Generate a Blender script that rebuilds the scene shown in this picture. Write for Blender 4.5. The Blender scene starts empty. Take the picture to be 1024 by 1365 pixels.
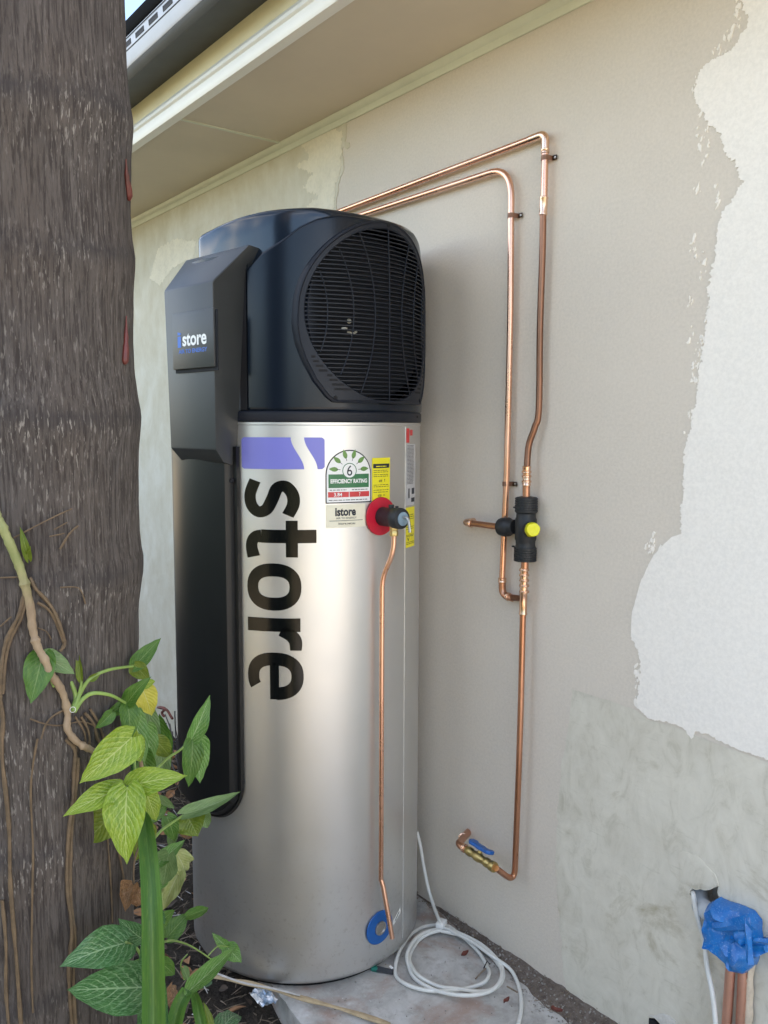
import bpy, bmesh, math, random
from math import sin, cos, pi, radians, hypot, atan2, asin, sqrt, degrees
from mathutils import Vector, Matrix, noise
random.seed(4)
sc = bpy.context.scene

# ------------------------------------------------------------------ camera
FPX, PW, PH = 1120.8, 1024.0, 1365.0
YAW, PITCH, ROLL = radians(37.4626), radians(5.8068), radians(-0.1798)
CAM = Vector((0, -1.54, 1.42))
fw = Vector((-cos(YAW)*cos(PITCH), sin(YAW)*cos(PITCH), -sin(PITCH)))
rt0 = fw.cross(Vector((0, 0, 1))).normalized()
dn0 = fw.cross(rt0)
rt = rt0*cos(ROLL) + dn0*sin(ROLL)
dn = dn0*cos(ROLL) - rt0*sin(ROLL)
cam_data = bpy.data.cameras.new('camera')
cam_data.sensor_fit = 'HORIZONTAL'; cam_data.sensor_width = 36
cam_data.lens = FPX/PW*36
cam_data.clip_start = 0.05; cam_data.clip_end = 500
cam = bpy.data.objects.new('camera', cam_data)
sc.collection.objects.link(cam)
cam.matrix_world = Matrix.Translation(CAM) @ Matrix((rt, -dn, -fw)).transposed().to_4x4()
sc.camera = cam

# ------------------------------------------------------------------ light
SUN_EL, SUN_AZ = radians(40), radians(62)      # azimuth measured from +X towards +Y: behind the house
world = bpy.data.worlds.new('World'); sc.world = world; world.use_nodes = True
wn = world.node_tree; wn.nodes.clear()
sky = wn.nodes.new('ShaderNodeTexSky'); sky.sky_type = 'NISHITA'; sky.sun_disc = False
sky.sun_elevation = SUN_EL
sky.sun_rotation = pi/2 - SUN_AZ
sky.air_density = 1.0; sky.dust_density = 1.5; sky.ozone_density = 1.0
wtc = wn.nodes.new('ShaderNodeTexCoord')
wmap = wn.nodes.new('ShaderNodeMapping'); wmap.inputs['Scale'].default_value = (1.2, 1.2, 3.0); wmap.inputs['Location'].default_value = (.25, 1.6, .4)
wno = wn.nodes.new('ShaderNodeTexNoise'); wno.inputs['Scale'].default_value = 2.2; wno.inputs['Detail'].default_value = 8; wno.inputs['Roughness'].default_value = .62
wcr = wn.nodes.new('ShaderNodeValToRGB'); wcr.color_ramp.elements[0].position = .48; wcr.color_ramp.elements[1].position = .70
wmix = wn.nodes.new('ShaderNodeMix'); wmix.data_type = 'RGBA'
wbg = wn.nodes.new('ShaderNodeBackground'); wbg.inputs['Strength'].default_value = 0.12
wout = wn.nodes.new('ShaderNodeOutputWorld')
L = wn.links.new
L(wtc.outputs['Generated'], wmap.inputs['Vector']); L(wmap.outputs[0], wno.inputs['Vector'])
L(wno.outputs['Fac'], wcr.inputs[0]); L(wcr.outputs[0], wmix.inputs['Factor'])
L(sky.outputs[0], wmix.inputs['A']); wmix.inputs['B'].default_value = (9.9, 9.4, 8.9, 1)
L(wmix.outputs['Result'], wbg.inputs['Color']); L(wbg.outputs[0], wout.inputs['Surface'])

sl = bpy.data.lights.new('sun', 'SUN'); sl.energy = 4.5; sl.angle = radians(0.53); sl.color = (1, .90, .76)
sun = bpy.data.objects.new('sun', sl); sc.collection.objects.link(sun)
sdir = Vector((cos(SUN_EL)*cos(SUN_AZ), cos(SUN_EL)*sin(SUN_AZ), sin(SUN_EL)))
sun.rotation_euler = (-sdir).to_track_quat('-Z', 'Y').to_euler()
sun.location = (0, 6, 12)
sc.view_settings.view_transform = 'Standard'; sc.view_settings.look = 'None'
sc.view_settings.gamma = 1.0; sc.view_settings.use_curve_mapping = False
sc.view_settings.exposure = 2.18
sc.render.engine = 'CYCLES'
sc.cycles.max_bounces = 8; sc.cycles.diffuse_bounces = 5; sc.cycles.use_denoising = True

# ------------------------------------------------------------------ helpers
COL = sc.collection
def ray(x, y):
    return rt*((x-PW/2)/FPX) + dn*((y-PH/2)/FPX) + fw
def hit(x, y, axis, val):                # where the line of sight meets a plane of the place
    d = ray(x, y); return CAM + d*((val-CAM[axis])/d[axis])
def onwall(x, y, off=0.0): return hit(x, y, 1, -off)
SLAB = .020
def onground(x, y, z=0.0): return hit(x, y, 2, z+SLAB)
def atdist(x, y, dist):                  # a point at a horizontal distance
    d = ray(x, y); return CAM + d*(dist/hypot(d.x, d.y))
def oncyl(x, y, cx, cy, r):
    v = ray(x, y); ox, oy = CAM.x-cx, CAM.y-cy
    a = v.x*v.x+v.y*v.y; b = 2*(ox*v.x+oy*v.y); c = ox*ox+oy*oy-r*r
    D = b*b-4*a*c
    if D < 0: t = -b/2/a
    else: t = (-b-sqrt(D))/2/a
    return CAM + v*t

def link(name, me, mat=None, parent=None, smooth=True):
    o = bpy.data.objects.new(name, me); COL.objects.link(o)
    if mat is not None:
        for m in (mat if isinstance(mat, (list, tuple)) else [mat]): me.materials.append(m)
    if smooth:
        me.polygons.foreach_set('use_smooth', [True]*len(me.polygons))
        try: me.set_sharp_from_angle(angle=radians(38))
        except Exception: pass
    if parent is not None: o.parent = parent
    return o
def build(name, bm, mat=None, parent=None, smooth=True, normals=True):
    if normals: bmesh.ops.recalc_face_normals(bm, faces=bm.faces[:])
    me = bpy.data.meshes.new(name); bm.to_mesh(me); bm.free()
    return link(name, me, mat, parent, smooth)
def pyd(name, vs, fs, mat=None, parent=None, smooth=True, normals=True):
    bm = bmesh.new()
    vv = [bm.verts.new(v) for v in vs]
    for f in fs:
        try: bm.faces.new([vv[i] for i in f])
        except ValueError: pass
    return build(name, bm, mat, parent, smooth, normals)
def tag(o, label=None, cat=None, group=None, kind=None):
    if label: o['label'] = label
    if cat: o['category'] = cat
    if group: o['group'] = group
    if kind: o['kind'] = kind
    return o
def empty(name, loc=(0, 0, 0), rz=0, label=None, cat=None, group=None):
    o = bpy.data.objects.new(name, None); COL.objects.link(o); o.location = loc; o.rotation_euler = (0, 0, rz)
    o.empty_display_size = .1
    return tag(o, label, cat, group)

def add_box(bm, a, b, bev=0, seg=2):
    r = bmesh.ops.create_cube(bm, size=1)
    c = [(a[i]+b[i])/2 for i in range(3)]; s = [abs(b[i]-a[i]) for i in range(3)]
    for v in r['verts']:
        v.co = Vector((v.co.x*s[0]+c[0], v.co.y*s[1]+c[1], v.co.z*s[2]+c[2]))
    if bev:
        es = list({e for v in r['verts'] for e in v.link_edges})
        bmesh.ops.bevel(bm, geom=es, offset=bev, segments=seg, profile=.5, affect='EDGES')
def smooth_path(pts, n=6):
    pts = [Vector(p) for p in pts]; out = []
    for i in range(len(pts)-1):
        p0 = pts[max(i-1, 0)]; p1 = pts[i]; p2 = pts[i+1]; p3 = pts[min(i+2, len(pts)-1)]
        for k in range(n):
            t = k/n
            out.append(.5*((2*p1)+(p2-p0)*t+(2*p0-5*p1+4*p2-p3)*t*t+(3*p1-3*p2+p3-p0)*t**3))
    out.append(pts[-1]); return out
def fillet(pts, rad, n=7):
    pts = [Vector(p) for p in pts]; out = [pts[0]]
    if not isinstance(rad, (list, tuple)): rad = [rad]*(len(pts)-2)
    for i in range(1, len(pts)-1):
        a, b, c = pts[i-1], pts[i], pts[i+1]; r = rad[i-1]
        u = (a-b); v = (c-b); r = min(r, u.length*.48, v.length*.48)
        u.normalize(); v.normalize()
        for k in range(n+1):
            t = k/n; p = b+u*r; q = b+v*r
            out.append((1-t)**2*p+2*t*(1-t)*b+t*t*q)
    out.append(pts[-1]); return out
def add_tube(bm, path, r, n=12, cap=True, sq=None):
    path = [Vector(p) for p in path]; N = len(path)
    rs = r if isinstance(r, (list, tuple)) else [r]*N
    t0 = (path[1]-path[0]).normalized()
    ref = Vector((0, 0, 1)) if abs(t0.z) < .9 else Vector((1, 0, 0))
    nrm = t0.cross(ref).normalized(); rings = []
    for i, p in enumerate(path):
        t = (path[min(i+1, N-1)]-path[max(i-1, 0)])
        if t.length < 1e-9: t = t0
        t.normalize()
        nrm = (nrm-t*nrm.dot(t)); nrm = nrm.normalized() if nrm.length > 1e-6 else t.orthogonal().normalized()
        bi = t.cross(nrm)
        rings.append([bm.verts.new(p+(nrm*cos(2*pi*k/n)+bi*sin(2*pi*k/n)*(sq or 1))*rs[i]) for k in range(n)])
    for i in range(N-1):
        for k in range(n):
            bm.faces.new((rings[i][k], rings[i][(k+1) % n], rings[i+1][(k+1) % n], rings[i+1][k]))
    if cap:
        bm.faces.new(rings[0][::-1]); bm.faces.new(rings[-1])
def tube(name, path, r, mat, parent=None, n=12, sq=None):
    bm = bmesh.new(); add_tube(bm, path, r, n, True, sq); return build(name, bm, mat, parent)
def add_lathe(bm, prof, n=32, M=None):       # prof: (radius, height) along local z, M places it
    rings = []
    for r, z in prof:
        if r < 1e-5: rings.append([bm.verts.new((0, 0, z))])
        else: rings.append([bm.verts.new((r*cos(2*pi*k/n), r*sin(2*pi*k/n), z)) for k in range(n)])
    vs = [v for g in rings for v in g]
    for a, b in zip(rings, rings[1:]):
        for k in range(n):
            q = [a[k % len(a)], a[(k+1) % len(a)], b[(k+1) % len(b)], b[k % len(b)]]
            q = list(dict.fromkeys(q))
            if len(q) > 2: bm.faces.new(q)
    if prof[0] != prof[-1]:
        if len(rings[0]) > 1: bm.faces.new(rings[0][::-1])
        if len(rings[-1]) > 1: bm.faces.new(rings[-1])
    if M is not None:
        for v in vs: v.co = M @ v.co
def axis_matrix(p, d):
    return Matrix.Translation(Vector(p)) @ Vector(d).normalized().to_track_quat('Z', 'Y').to_matrix().to_4x4()
def lathe(name, prof, mat, parent=None, p=(0, 0, 0), d=(0, 0, 1), n=32):
    bm = bmesh.new(); add_lathe(bm, prof, n, axis_matrix(p, d)); return build(name, bm, mat, parent)

# ------------------------------------------------------------------ materials
class N:
    def __init__(s, name):
        s.m = bpy.data.materials.new(name); s.m.use_nodes = True; s.t = s.m.node_tree
        s.b = s.t.nodes['Principled BSDF']; s.co = s.new('ShaderNodeTexCoord').outputs['Object']
    def new(s, k): return s.t.nodes.new(k)
    def l(s, a, b): s.t.links.new(a, b)
    def noise(s, scale, detail=6, rough=.6, stretch=None, dist=0, vec=None):
        n = s.new('ShaderNodeTexNoise'); n.inputs['Scale'].default_value = scale; n.inputs['Detail'].default_value = detail
        n.inputs['Roughness'].default_value = rough; n.inputs['Distortion'].default_value = dist
        v = vec or s.co
        if stretch:
            mp = s.new('ShaderNodeMapping'); mp.inputs['Scale'].default_value = stretch; s.l(v, mp.inputs['Vector']); v = mp.outputs[0]
        s.l(v, n.inputs['Vector']); return n.outputs['Fac']
    def ramp(s, fac, stops):
        r = s.new('ShaderNodeValToRGB'); e = r.color_ramp.elements
        e[0].position, e[0].color = stops[0][0], (*stops[0][1], 1) if not isinstance(stops[0][1], (int, float)) else (stops[0][1],)*3+(1,)
        e[1].position = stops[-1][0]; c = stops[-1][1]; e[1].color = (*c, 1) if not isinstance(c, (int, float)) else (c, c, c, 1)
        for p, c in stops[1:-1]:
            k = e.new(p); k.color = (*c, 1) if not isinstance(c, (int, float)) else (c, c, c, 1)
        s.l(fac, r.inputs[0]); return r.outputs[0]
    def mix(s, fac, a, b, mode='MIX'):
        m = s.new('ShaderNodeMix'); m.data_type = 'RGBA'; m.blend_type = mode
        for inp, v in (('Factor', fac), ('A', a), ('B', b)):
            if isinstance(v, (int, float)): m.inputs[inp].default_value = v if inp == 'Factor' else (v, v, v, 1)
            elif isinstance(v, tuple): m.inputs[inp].default_value = (*v, 1)
            else: s.l(v, m.inputs[inp])
        return m.outputs['Result']
    def bump(s, h, strength=.3, dist=.002, prev=None):
        b = s.new('ShaderNodeBump'); b.inputs['Strength'].default_value = strength; b.inputs['Distance'].default_value = dist
        s.l(h, b.inputs['Height'])
        if prev: s.l(prev, b.inputs['Normal'])
        s.l(b.outputs[0], s.b.inputs['Normal']); return b.outputs[0]
    def col(s, v):
        if isinstance(v, tuple): s.b.inputs['Base Color'].default_value = (*v, 1)
        else: s.l(v, s.b.inputs['Base Color'])
        return s
    def set(s, rough=.5, metal=0, spec=None, coat=None, sss=None):
        if isinstance(rough, (int, float)): s.b.inputs['Roughness'].default_value = rough
        else: s.l(rough, s.b.inputs['Roughness'])
        s.b.inputs['Metallic'].default_value = metal
        if spec is not None: s.b.inputs['Specular IOR Level'].default_value = spec
        if coat is not None: s.b.inputs['Coat Weight'].default_value = coat; s.b.inputs['Coat Roughness'].default_value = .15
        return s
def plain(name, c, rough=.5, metal=0, var=.12, bump=.0, scale=30, spec=None, coat=None):
    m = N(name); n = m.noise(scale, 5)
    m.col(m.ramp(n, [(.3, tuple(x*(1-var) for x in c)), (.7, tuple(min(1, x*(1+var)) for x in c))])); m.set(rough, metal, spec, coat)
    if bump: m.bump(m.noise(scale*8, 3), bump, .001)
    return m.m
def wallmat(name, c, var, gran=260, gb=.35, blot=2.5, tint=None, rough=.85, brush=None, bd=.0012):
    m = N(name); a = m.noise(blot, 6, .6); f = m.noise(gran, 3, .7)
    base = m.ramp(a, [(.28, tuple(x*(1-var) for x in c)), (.72, tuple(min(1, x*(1+var)) for x in c))])
    if tint: base = m.mix(m.ramp(m.noise(1.3, 5, .65, dist=.6), [(.42, 0.0), (.66, 1.0)]), base, tint)
    base = m.mix(m.ramp(f, [(.35, .0), (.65, .55)]), base, tuple(min(1, x*1.16) for x in c))
    h = f
    if brush: h = m.mix(.5, f, m.noise(30, 4, .6, stretch=brush))
    m.col(base); m.set(rough, 0, .25)
    p = m.bump(h, gb, bd)
    m.bump(m.noise(7, 4, .55), .25, .006, p)
    return m.m
M_wall = wallmat('grey_beige_render', (.612, .555, .474), .06, 150, .6, bd=.0016)
M_cement = N('bare_cement_render')
_a = M_cement.noise(3.2, 8, .68, dist=.8); _b = M_cement.noise(14, 6, .7, stretch=(1, 1, .5))
M_cement.col(M_cement.mix(.45, M_cement.ramp(_a, [(.3, (.50, .45, .33)), (.5, (.60, .56, .44)), (.66, (.70, .67, .57))]),
                          M_cement.ramp(_b, [(.35, (.54, .49, .37)), (.65, (.68, .66, .57))])))
M_cement.set(.9, 0, .2); M_cement.bump(M_cement.noise(120, 4, .7), .5, .0015)
M_cement = M_cement.m
M_cream = wallmat('cream_white_paint', (.80, .76, .69), .03, 130, .45, brush=(6, 1, 1.5), bd=.002)
def patchmat():
    m = N('grey_green_cement_skim')
    a = m.noise(4.5, 8, .66, dist=1.2); b = m.noise(13, 7, .7, stretch=(1.4, 1, .8), dist=1.5)
    c1 = m.ramp(a, [(.30, (.49, .475, .41)), (.48, (.61, .605, .55)), (.62, (.69, .69, .635)), (.8, (.60, .575, .50))])
    c2 = m.ramp(b, [(.30, (.40, .385, .31)), (.46, (.61, .60, .545)), (.7, (.72, .715, .665))])
    base = m.mix(.5, c1, c2)
    sc_ = m.noise(60, 4, .6, stretch=(.35, 1, 3.0), dist=.6)
    base = m.mix(m.ramp(sc_, [(.60, 0.0), (.74, .35)]), base, (.42, .41, .35))
    base = m.mix(m.ramp(m.noise(5.5, 7, .7, dist=.8), [(.58, 0.0), (.72, .75)]), base, (.36, .33, .24))
    base = m.mix(1.0, base, (1.0, .955, .88), 'MULTIPLY')
    m.col(base); m.set(.9, 0, .2)
    p = m.bump(b, .35, .004); m.bump(m.noise(90, 5, .7), .3, .0012, p)
    return m.m
M_patch = patchmat()
M_soffit = plain('soffit_paint', (.62, .55, .43), .7, var=.05, scale=3, bump=.05)
M_bead = plain('soffit_bead_paint', (.62, .65, .52), .5, var=.05, scale=10)
M_fascia = plain('white_gloss_fascia', (.82, .81, .74), .35, var=.04, scale=6)
M_fascia_top = plain('cream_fascia_board', (.74, .68, .46), .5, var=.08, scale=6)
M_gutter = plain('grey_steel_gutter', (.062, .068, .070), .5, .0, var=.15, scale=8, spec=.25)
M_gutter_f = plain('pale_gutter_front', (.50, .53, .60), .35, .0, var=.06, scale=8)
M_blacksteel = plain('dark_roof_steel', (.006, .0065, .008), .7, var=.1, spec=.04)
M_slotdark = plain('slot_dark', (.03, .03, .035), .7)  # flat dark colour for the gutter's slot and groove strips
def silvermat():
    m = N('silver_painted_steel')
    n = m.noise(500, 2, .5); s = m.noise(2.5, 4, .55)
    m.col(m.mix(m.ramp(s, [(.35, 0.0), (.7, .25)]), (.69, .685, .668), (.64, .635, .62)))
    m.set(m.ramp(m.noise(9, 5), [(.3, .37), (.7, .43)]), .93, .5)
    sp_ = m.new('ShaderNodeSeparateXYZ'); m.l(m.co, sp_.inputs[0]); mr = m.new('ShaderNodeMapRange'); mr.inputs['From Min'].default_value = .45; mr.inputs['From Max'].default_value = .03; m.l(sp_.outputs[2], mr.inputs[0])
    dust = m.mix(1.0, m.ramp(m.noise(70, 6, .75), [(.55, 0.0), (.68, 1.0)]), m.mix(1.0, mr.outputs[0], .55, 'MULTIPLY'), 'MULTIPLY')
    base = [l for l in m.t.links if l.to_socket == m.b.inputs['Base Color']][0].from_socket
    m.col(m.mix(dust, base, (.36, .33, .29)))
    m.bump(m.noise(3.0, 3, .5), .05, .004, m.bump(n, .04, .0004)); return m.m
M_silver = silvermat()
def blackplastic(name, c, rough, spec=.5):
    m = N(name); m.col(m.ramp(m.noise(5, 5), [(.3, tuple(x*.85 for x in c)), (.7, tuple(x*1.2 for x in c))]))
    m.set(rough, 0, spec); m.bump(m.noise(700, 2), .12, .0003); return m.m
M_shroud = N('blue_black_gloss_paint'); M_shroud.col((.004, .0085, .017)); M_shroud.set(.24, .0, .36, .0); M_shroud = M_shroud.m
M_housing = N('slate_gloss_paint'); M_housing.col((.007, .014, .026)); M_housing.set(.16, .0, .5, .35); M_housing = M_housing.m
M_grey_plastic = blackplastic('charcoal_textured_plastic', (.034, .037, .038), .42)
M_black_plastic = blackplastic('black_textured_plastic', (.007, .0075, .008), .36, .35)
M_grille = blackplastic('dark_blue_grey_grille', (.011, .014, .022), .46, .32)
M_fan = plain('fan_plastic', (.006, .008, .020), .4, spec=.3)
M_void = plain('black_interior', (.004, .004, .006), .8)
M_chrome = plain('bright_metal', (.7, .7, .68), .25, 1.0)
M_vinyl_black = N('black_vinyl'); M_vinyl_black.col((.004, .005, .005)); M_vinyl_black.set(.16, 0, .34); M_vinyl_black = M_vinyl_black.m
M_vinyl_lilac = plain('lilac_blue_vinyl', (.20, .205, .60), .3, var=.04, scale=4, spec=.5)
M_white_print = plain('white_label', (.82, .82, .80), .4, var=.02)
M_ink = plain('dark_ink', (.015, .02, .03), .5)
M_green = plain('label_green', (.035, .17, .065), .4)
M_leafgreen = plain('label_leaf_green', (.13, .27, .06), .4)
M_redlab = plain('label_red', (.60, .045, .05), .4)
M_yellow = plain('label_yellow', (.80, .72, .02), .4, var=.04)
M_cream_lab = plain('cream_label', (.78, .74, .58), .45, var=.03)
M_clear_lab = plain('silver_grey_label', (.50, .50, .51), .4)
M_seam = plain('clear_seam_strip', (.66, .66, .64), .3, .6)
M_reddisc = plain('red_plastic', (.55, .01, .035), .35, var=.05)
M_rubber = blackplastic('black_valve_plastic', (.014, .016, .019), .5)
M_bluegrey = plain('blue_grey_cap', (.22, .31, .38), .5)
M_blue = plain('blue_plastic', (.008, .10, .36), .4)
M_bluelogo = plain('blue_print', (.01, .12, .55), .4)
M_yellowcap = plain('yellow_plastic', (.80, .76, .01), .35, var=.04)
M_cord = plain('white_cable_sheath', (.68, .68, .64), .5, var=.08, scale=20)
M_steel = plain('dull_steel', (.45, .44, .42), .4, 1)
def copper(name, a, b, r0, r1):
    m = N(name); n = m.noise(18, 6, .6, stretch=(1, 1, .35)); n2 = m.noise(90, 4, .6)
    m.col(m.mix(m.ramp(n2, [(.5, 0.0), (.8, .18)]), m.ramp(n, [(.3, a), (.7, b)]), tuple(x*.75 for x in a)))
    m.set(m.ramp(n, [(.3, r0), (.7, r1)]), 1.0); return m.m
M_cu = copper('new_copper', (.80, .44, .30), (.88, .56, .42), .22, .34)
M_cu_dark = copper('tarnished_copper', (.22, .115, .075), (.38, .20, .13), .32, .5)
M_cu_mid = copper('aged_copper', (.50, .25, .15), (.66, .36, .24), .25, .42)
M_clip = plain('copper_clip', (.46, .27, .19), .5, .55, var=.15)
M_solder = copper('burnished_fitting', (.74, .44, .30), (.92, .68, .52), .15, .3)
M_brass = copper('brass', (.40, .31, .12), (.62, .50, .22), .28, .45)
def barkmat():
    m = N('palm_bark')
    a = m.noise(60, 8, .68, stretch=(1, 1, .12)); f = m.noise(260, 5, .7, stretch=(1, 1, .06)); sp = m.noise(330, 3, .6, stretch=(1, 1, .17))
    big = m.noise(3.0, 6, .6, stretch=(1, 1, .5))
    at = m.new('ShaderNodeAttribute'); at.attribute_name = 'scar'; sep = m.new('ShaderNodeSeparateColor'); m.l(at.outputs['Color'], sep.inputs[0])
    base = m.ramp(a, [(.25, (.058, .051, .047)), (.5, (.094, .084, .077)), (.75, (.132, .119, .109))])
    base = m.mix(m.ramp(big, [(.38, 0.0), (.66, .55)]), base, (.094, .070, .052))
    base = m.mix(m.ramp(m.noise(1.6, 4), [(.45, 0.0), (.6, .35)]), base, (.062, .060, .066))
    base = m.mix(m.ramp(f, [(.40, .75), (.54, 0.0)]), base, (.028, .022, .020))
    base = m.mix(m.mix(1.0, sep.outputs[0], m.ramp(m.noise(9, 5, .7), [(.35, .15), (.65, .75)]), 'MULTIPLY'), base, (.040, .036, .037))
    lich = m.noise(6, 5, .6)
    dens = m.mix(1.0, m.ramp(lich, [(.40, .12), (.58, .85)]), m.mix(sep.outputs[1], .55, 1.6), 'MULTIPLY')
    fl = m.mix(1.0, m.ramp(sp, [(.575, 0.0), (.66, 1.0)]), dens, 'MULTIPLY')
    base = m.mix(fl, base, (.25, .23, .205))
    m.col(base); m.set(.85, 0, .22)
    p = m.bump(f, .8, .003); p = m.bump(sp, .5, .003, p); m.bump(a, .6, .006, p); return m.m
M_bark = barkmat()
M_sap = plain('dark_red_sap', (.11, .018, .012), .4, var=.4, scale=60, bump=.4)
def soilmat():
    m = N('garden_soil'); a = m.noise(30, 8, .7); b = m.noise(140, 6, .75)
    m.col(m.mix(.5, m.ramp(a, [(.3, (.022, .018, .014)), (.7, (.085, .07, .055))]), m.ramp(b, [(.35, (.018, .015, .012)), (.7, (.14, .12, .10))])))
    m.set(.95, 0, .15); p = m.bump(a, .9, .03); m.bump(b, .8, .008, p); return m.m
M_soil = soilmat()
def yardmat():
    m = N('dry_lawn_ground'); a = m.noise(1.2, 8, .6); b = m.noise(60, 6, .7)
    m.col(m.mix(.4, m.ramp(a, [(.3, (.27, .215, .13)), (.6, (.40, .32, .21)), (.8, (.46, .38, .27))]), m.ramp(b, [(.3, (.24, .19, .11)), (.7, (.48, .39, .26))])))
    m.set(.95, 0, .15); m.bump(b, .8, .02); return m.m
M_yard = yardmat()
def slabmat():
    m = N('weathered_concrete'); a = m.noise(9, 8, .65, dist=.5); b = m.noise(160, 5, .7); c = m.noise(28, 6, .7)
    base = m.ramp(a, [(.32, (.33, .32, .30)), (.55, (.50, .49, .465)), (.72, (.60, .59, .575))])
    base = m.mix(m.ramp(c, [(.50, 0.0), (.72, .6)]), base, (.24, .22, .20))
    base = m.mix(m.ramp(m.noise(4.2, 5, .6, dist=.4), [(.50, 0.0), (.62, .8)]), base, (.34, .235, .185))
    base = m.mix(m.ramp(b, [(.62, 0.0), (.72, .8)]), base, (.62, .61, .58))
    m.col(base); m.set(.92, 0, .2); p = m.bump(b, .45, .002); m.bump(c, .3, .004, p); return m.m
M_slab = slabmat()
def gritmat():
    m = N('dirt_and_grit'); b = m.noise(220, 6, .8); c = m.noise(70, 5, .7)
    base = m.ramp(c, [(.3, (.11, .085, .07)), (.7, (.25, .21, .18))])
    base = m.mix(m.ramp(b, [(.60, 0.0), (.68, 1.0)]), base, (.38, .36, .33))
    m.col(base); m.set(.95, 0, .2); m.bump(b, .9, .006); return m.m
M_grit = gritmat()
M_stone = plain('pale_grit_stone', (.30, .28, .25), .8, var=.3, scale=80)
M_twig = plain('dry_twig', (.20, .155, .11), .85, var=.4, scale=50)
M_straw = plain('straw_stalk', (.42, .32, .19), .7, var=.25, scale=40, bump=.2)
M_pale_twig = plain('bleached_twig', (.45, .43, .40), .8, var=.2, scale=50)
M_deadleaf = plain('dead_brown_leaf', (.28, .14, .06), .7, var=.4, scale=25, bump=.3)
M_redleaf = plain('red_brown_leaf', (.16, .045, .03), .7, var=.4, scale=60)
def leafmat(name, dark, light, vein, amount=.5, blotch=None, rough=.27, trans=.35):
    m = N(name)
    uv = m.new('ShaderNodeUVMap').outputs[0]
    sep = m.new('ShaderNodeSeparateXYZ'); m.l(uv, sep.inputs[0])
    ab = m.new('ShaderNodeMath'); ab.operation = 'ABSOLUTE'; m.l(sep.outputs[0], ab.inputs[0])       # |across|
    def math(op, a, b):
        n = m.new('ShaderNodeMath'); n.operation = op
        for i, v in enumerate((a, b)):
            if v is None: continue
            if isinstance(v, (int, float)): n.inputs[i].default_value = v
            else: m.l(v, n.inputs[i])
        return n.outputs[0]
    nz = m.noise(7, 4, .6, vec=uv)
    ph = math('ADD', math('MULTIPLY', math('SUBTRACT', sep.outputs[1], math('MULTIPLY', ab.outputs[0], .42)), 52.0), math('MULTIPLY', nz, 5.0))
    w = math('SINE', ph, None)
    vmask = m.ramp(w, [(.70, 0.0), (.98, 1.0)])
    mid = m.ramp(ab.outputs[0], [(.015, 1.0), (.05, 0.0)])
    edge = m.ramp(ab.outputs[0], [(.15, 1.0), (.95, .25)])
    vv = m.mix(1.0, vmask, edge, 'MULTIPLY')
    base = m.ramp(m.noise(3.5, 6, .65, vec=uv), [(.32, dark), (.66, light)])
    if blotch:
        base = m.mix(m.ramp(m.noise(22, 5, .75, stretch=(1, .5, 1), vec=uv), [(.48, 0.0), (.60, 1.0)]), base, blotch)
    am = m.mix(1.0, m.mix(1.0, vv, m.ramp(nz, [(.35, .35), (.6, 1.0)]), 'MULTIPLY'), amount, 'MULTIPLY')
    base = m.mix(am, base, vein); base = m.mix(m.mix(1.0, mid, .85, 'MULTIPLY'), base, vein)
    m.col(base); m.set(rough, 0, .45)
    m.bump(w, .35, .0012)
    tr = m.new('ShaderNodeBsdfTranslucent'); m.l(base, tr.inputs['Color'])
    mx = m.new('ShaderNodeMixShader'); mx.inputs[0].default_value = trans
    out = [n for n in m.t.nodes if n.type == 'OUTPUT_MATERIAL'][0]
    m.l(m.b.outputs[0], mx.inputs[1]); m.l(tr.outputs[0], mx.inputs[2]); m.l(mx.outputs[0], out.inputs['Surface'])
    return m.m
LM = {
 'lime': leafmat('lime_variegated_leaf', (.11, .225, .012), (.28, .40, .025), (.50, .58, .18), .8, (.36, .47, .07)),
 'green': leafmat('green_variegated_leaf', (.07, .19, .03), (.15, .31, .06), (.42, .54, .26), .6, (.19, .33, .10)),
 'mid': leafmat('plain_green_leaf', (.05, .14, .02), (.12, .23, .04), (.22, .32, .10), .35),
 'olive': leafmat('olive_green_leaf', (.10, .16, .015), (.19, .25, .03), (.26, .32, .08), .4),
 'dark': leafmat('dark_green_leaf', (.018, .085, .018), (.07, .19, .055), (.30, .46, .24), .85, (.14, .29, .12)),
 'yellow': leafmat('yellow_leaf', (.55, .52, .06), (.66, .60, .10), (.60, .60, .22), .3),
 'pale': leafmat('pale_wilting_leaf', (.30, .36, .11), (.44, .47, .20), (.50, .52, .30), .4),
 'grey': leafmat('grey_green_leaf', (.14, .24, .08), (.22, .33, .13), (.32, .42, .20), .5),
 'dead': leafmat('dried_leaf', (.22, .11, .045), (.42, .24, .12), (.34, .22, .12), .4, (.12, .07, .04)),
 'strap': leafmat('strap_leaf', (.060, .165, .030), (.125, .26, .055), (.15, .30, .08), .0),
}
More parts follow.
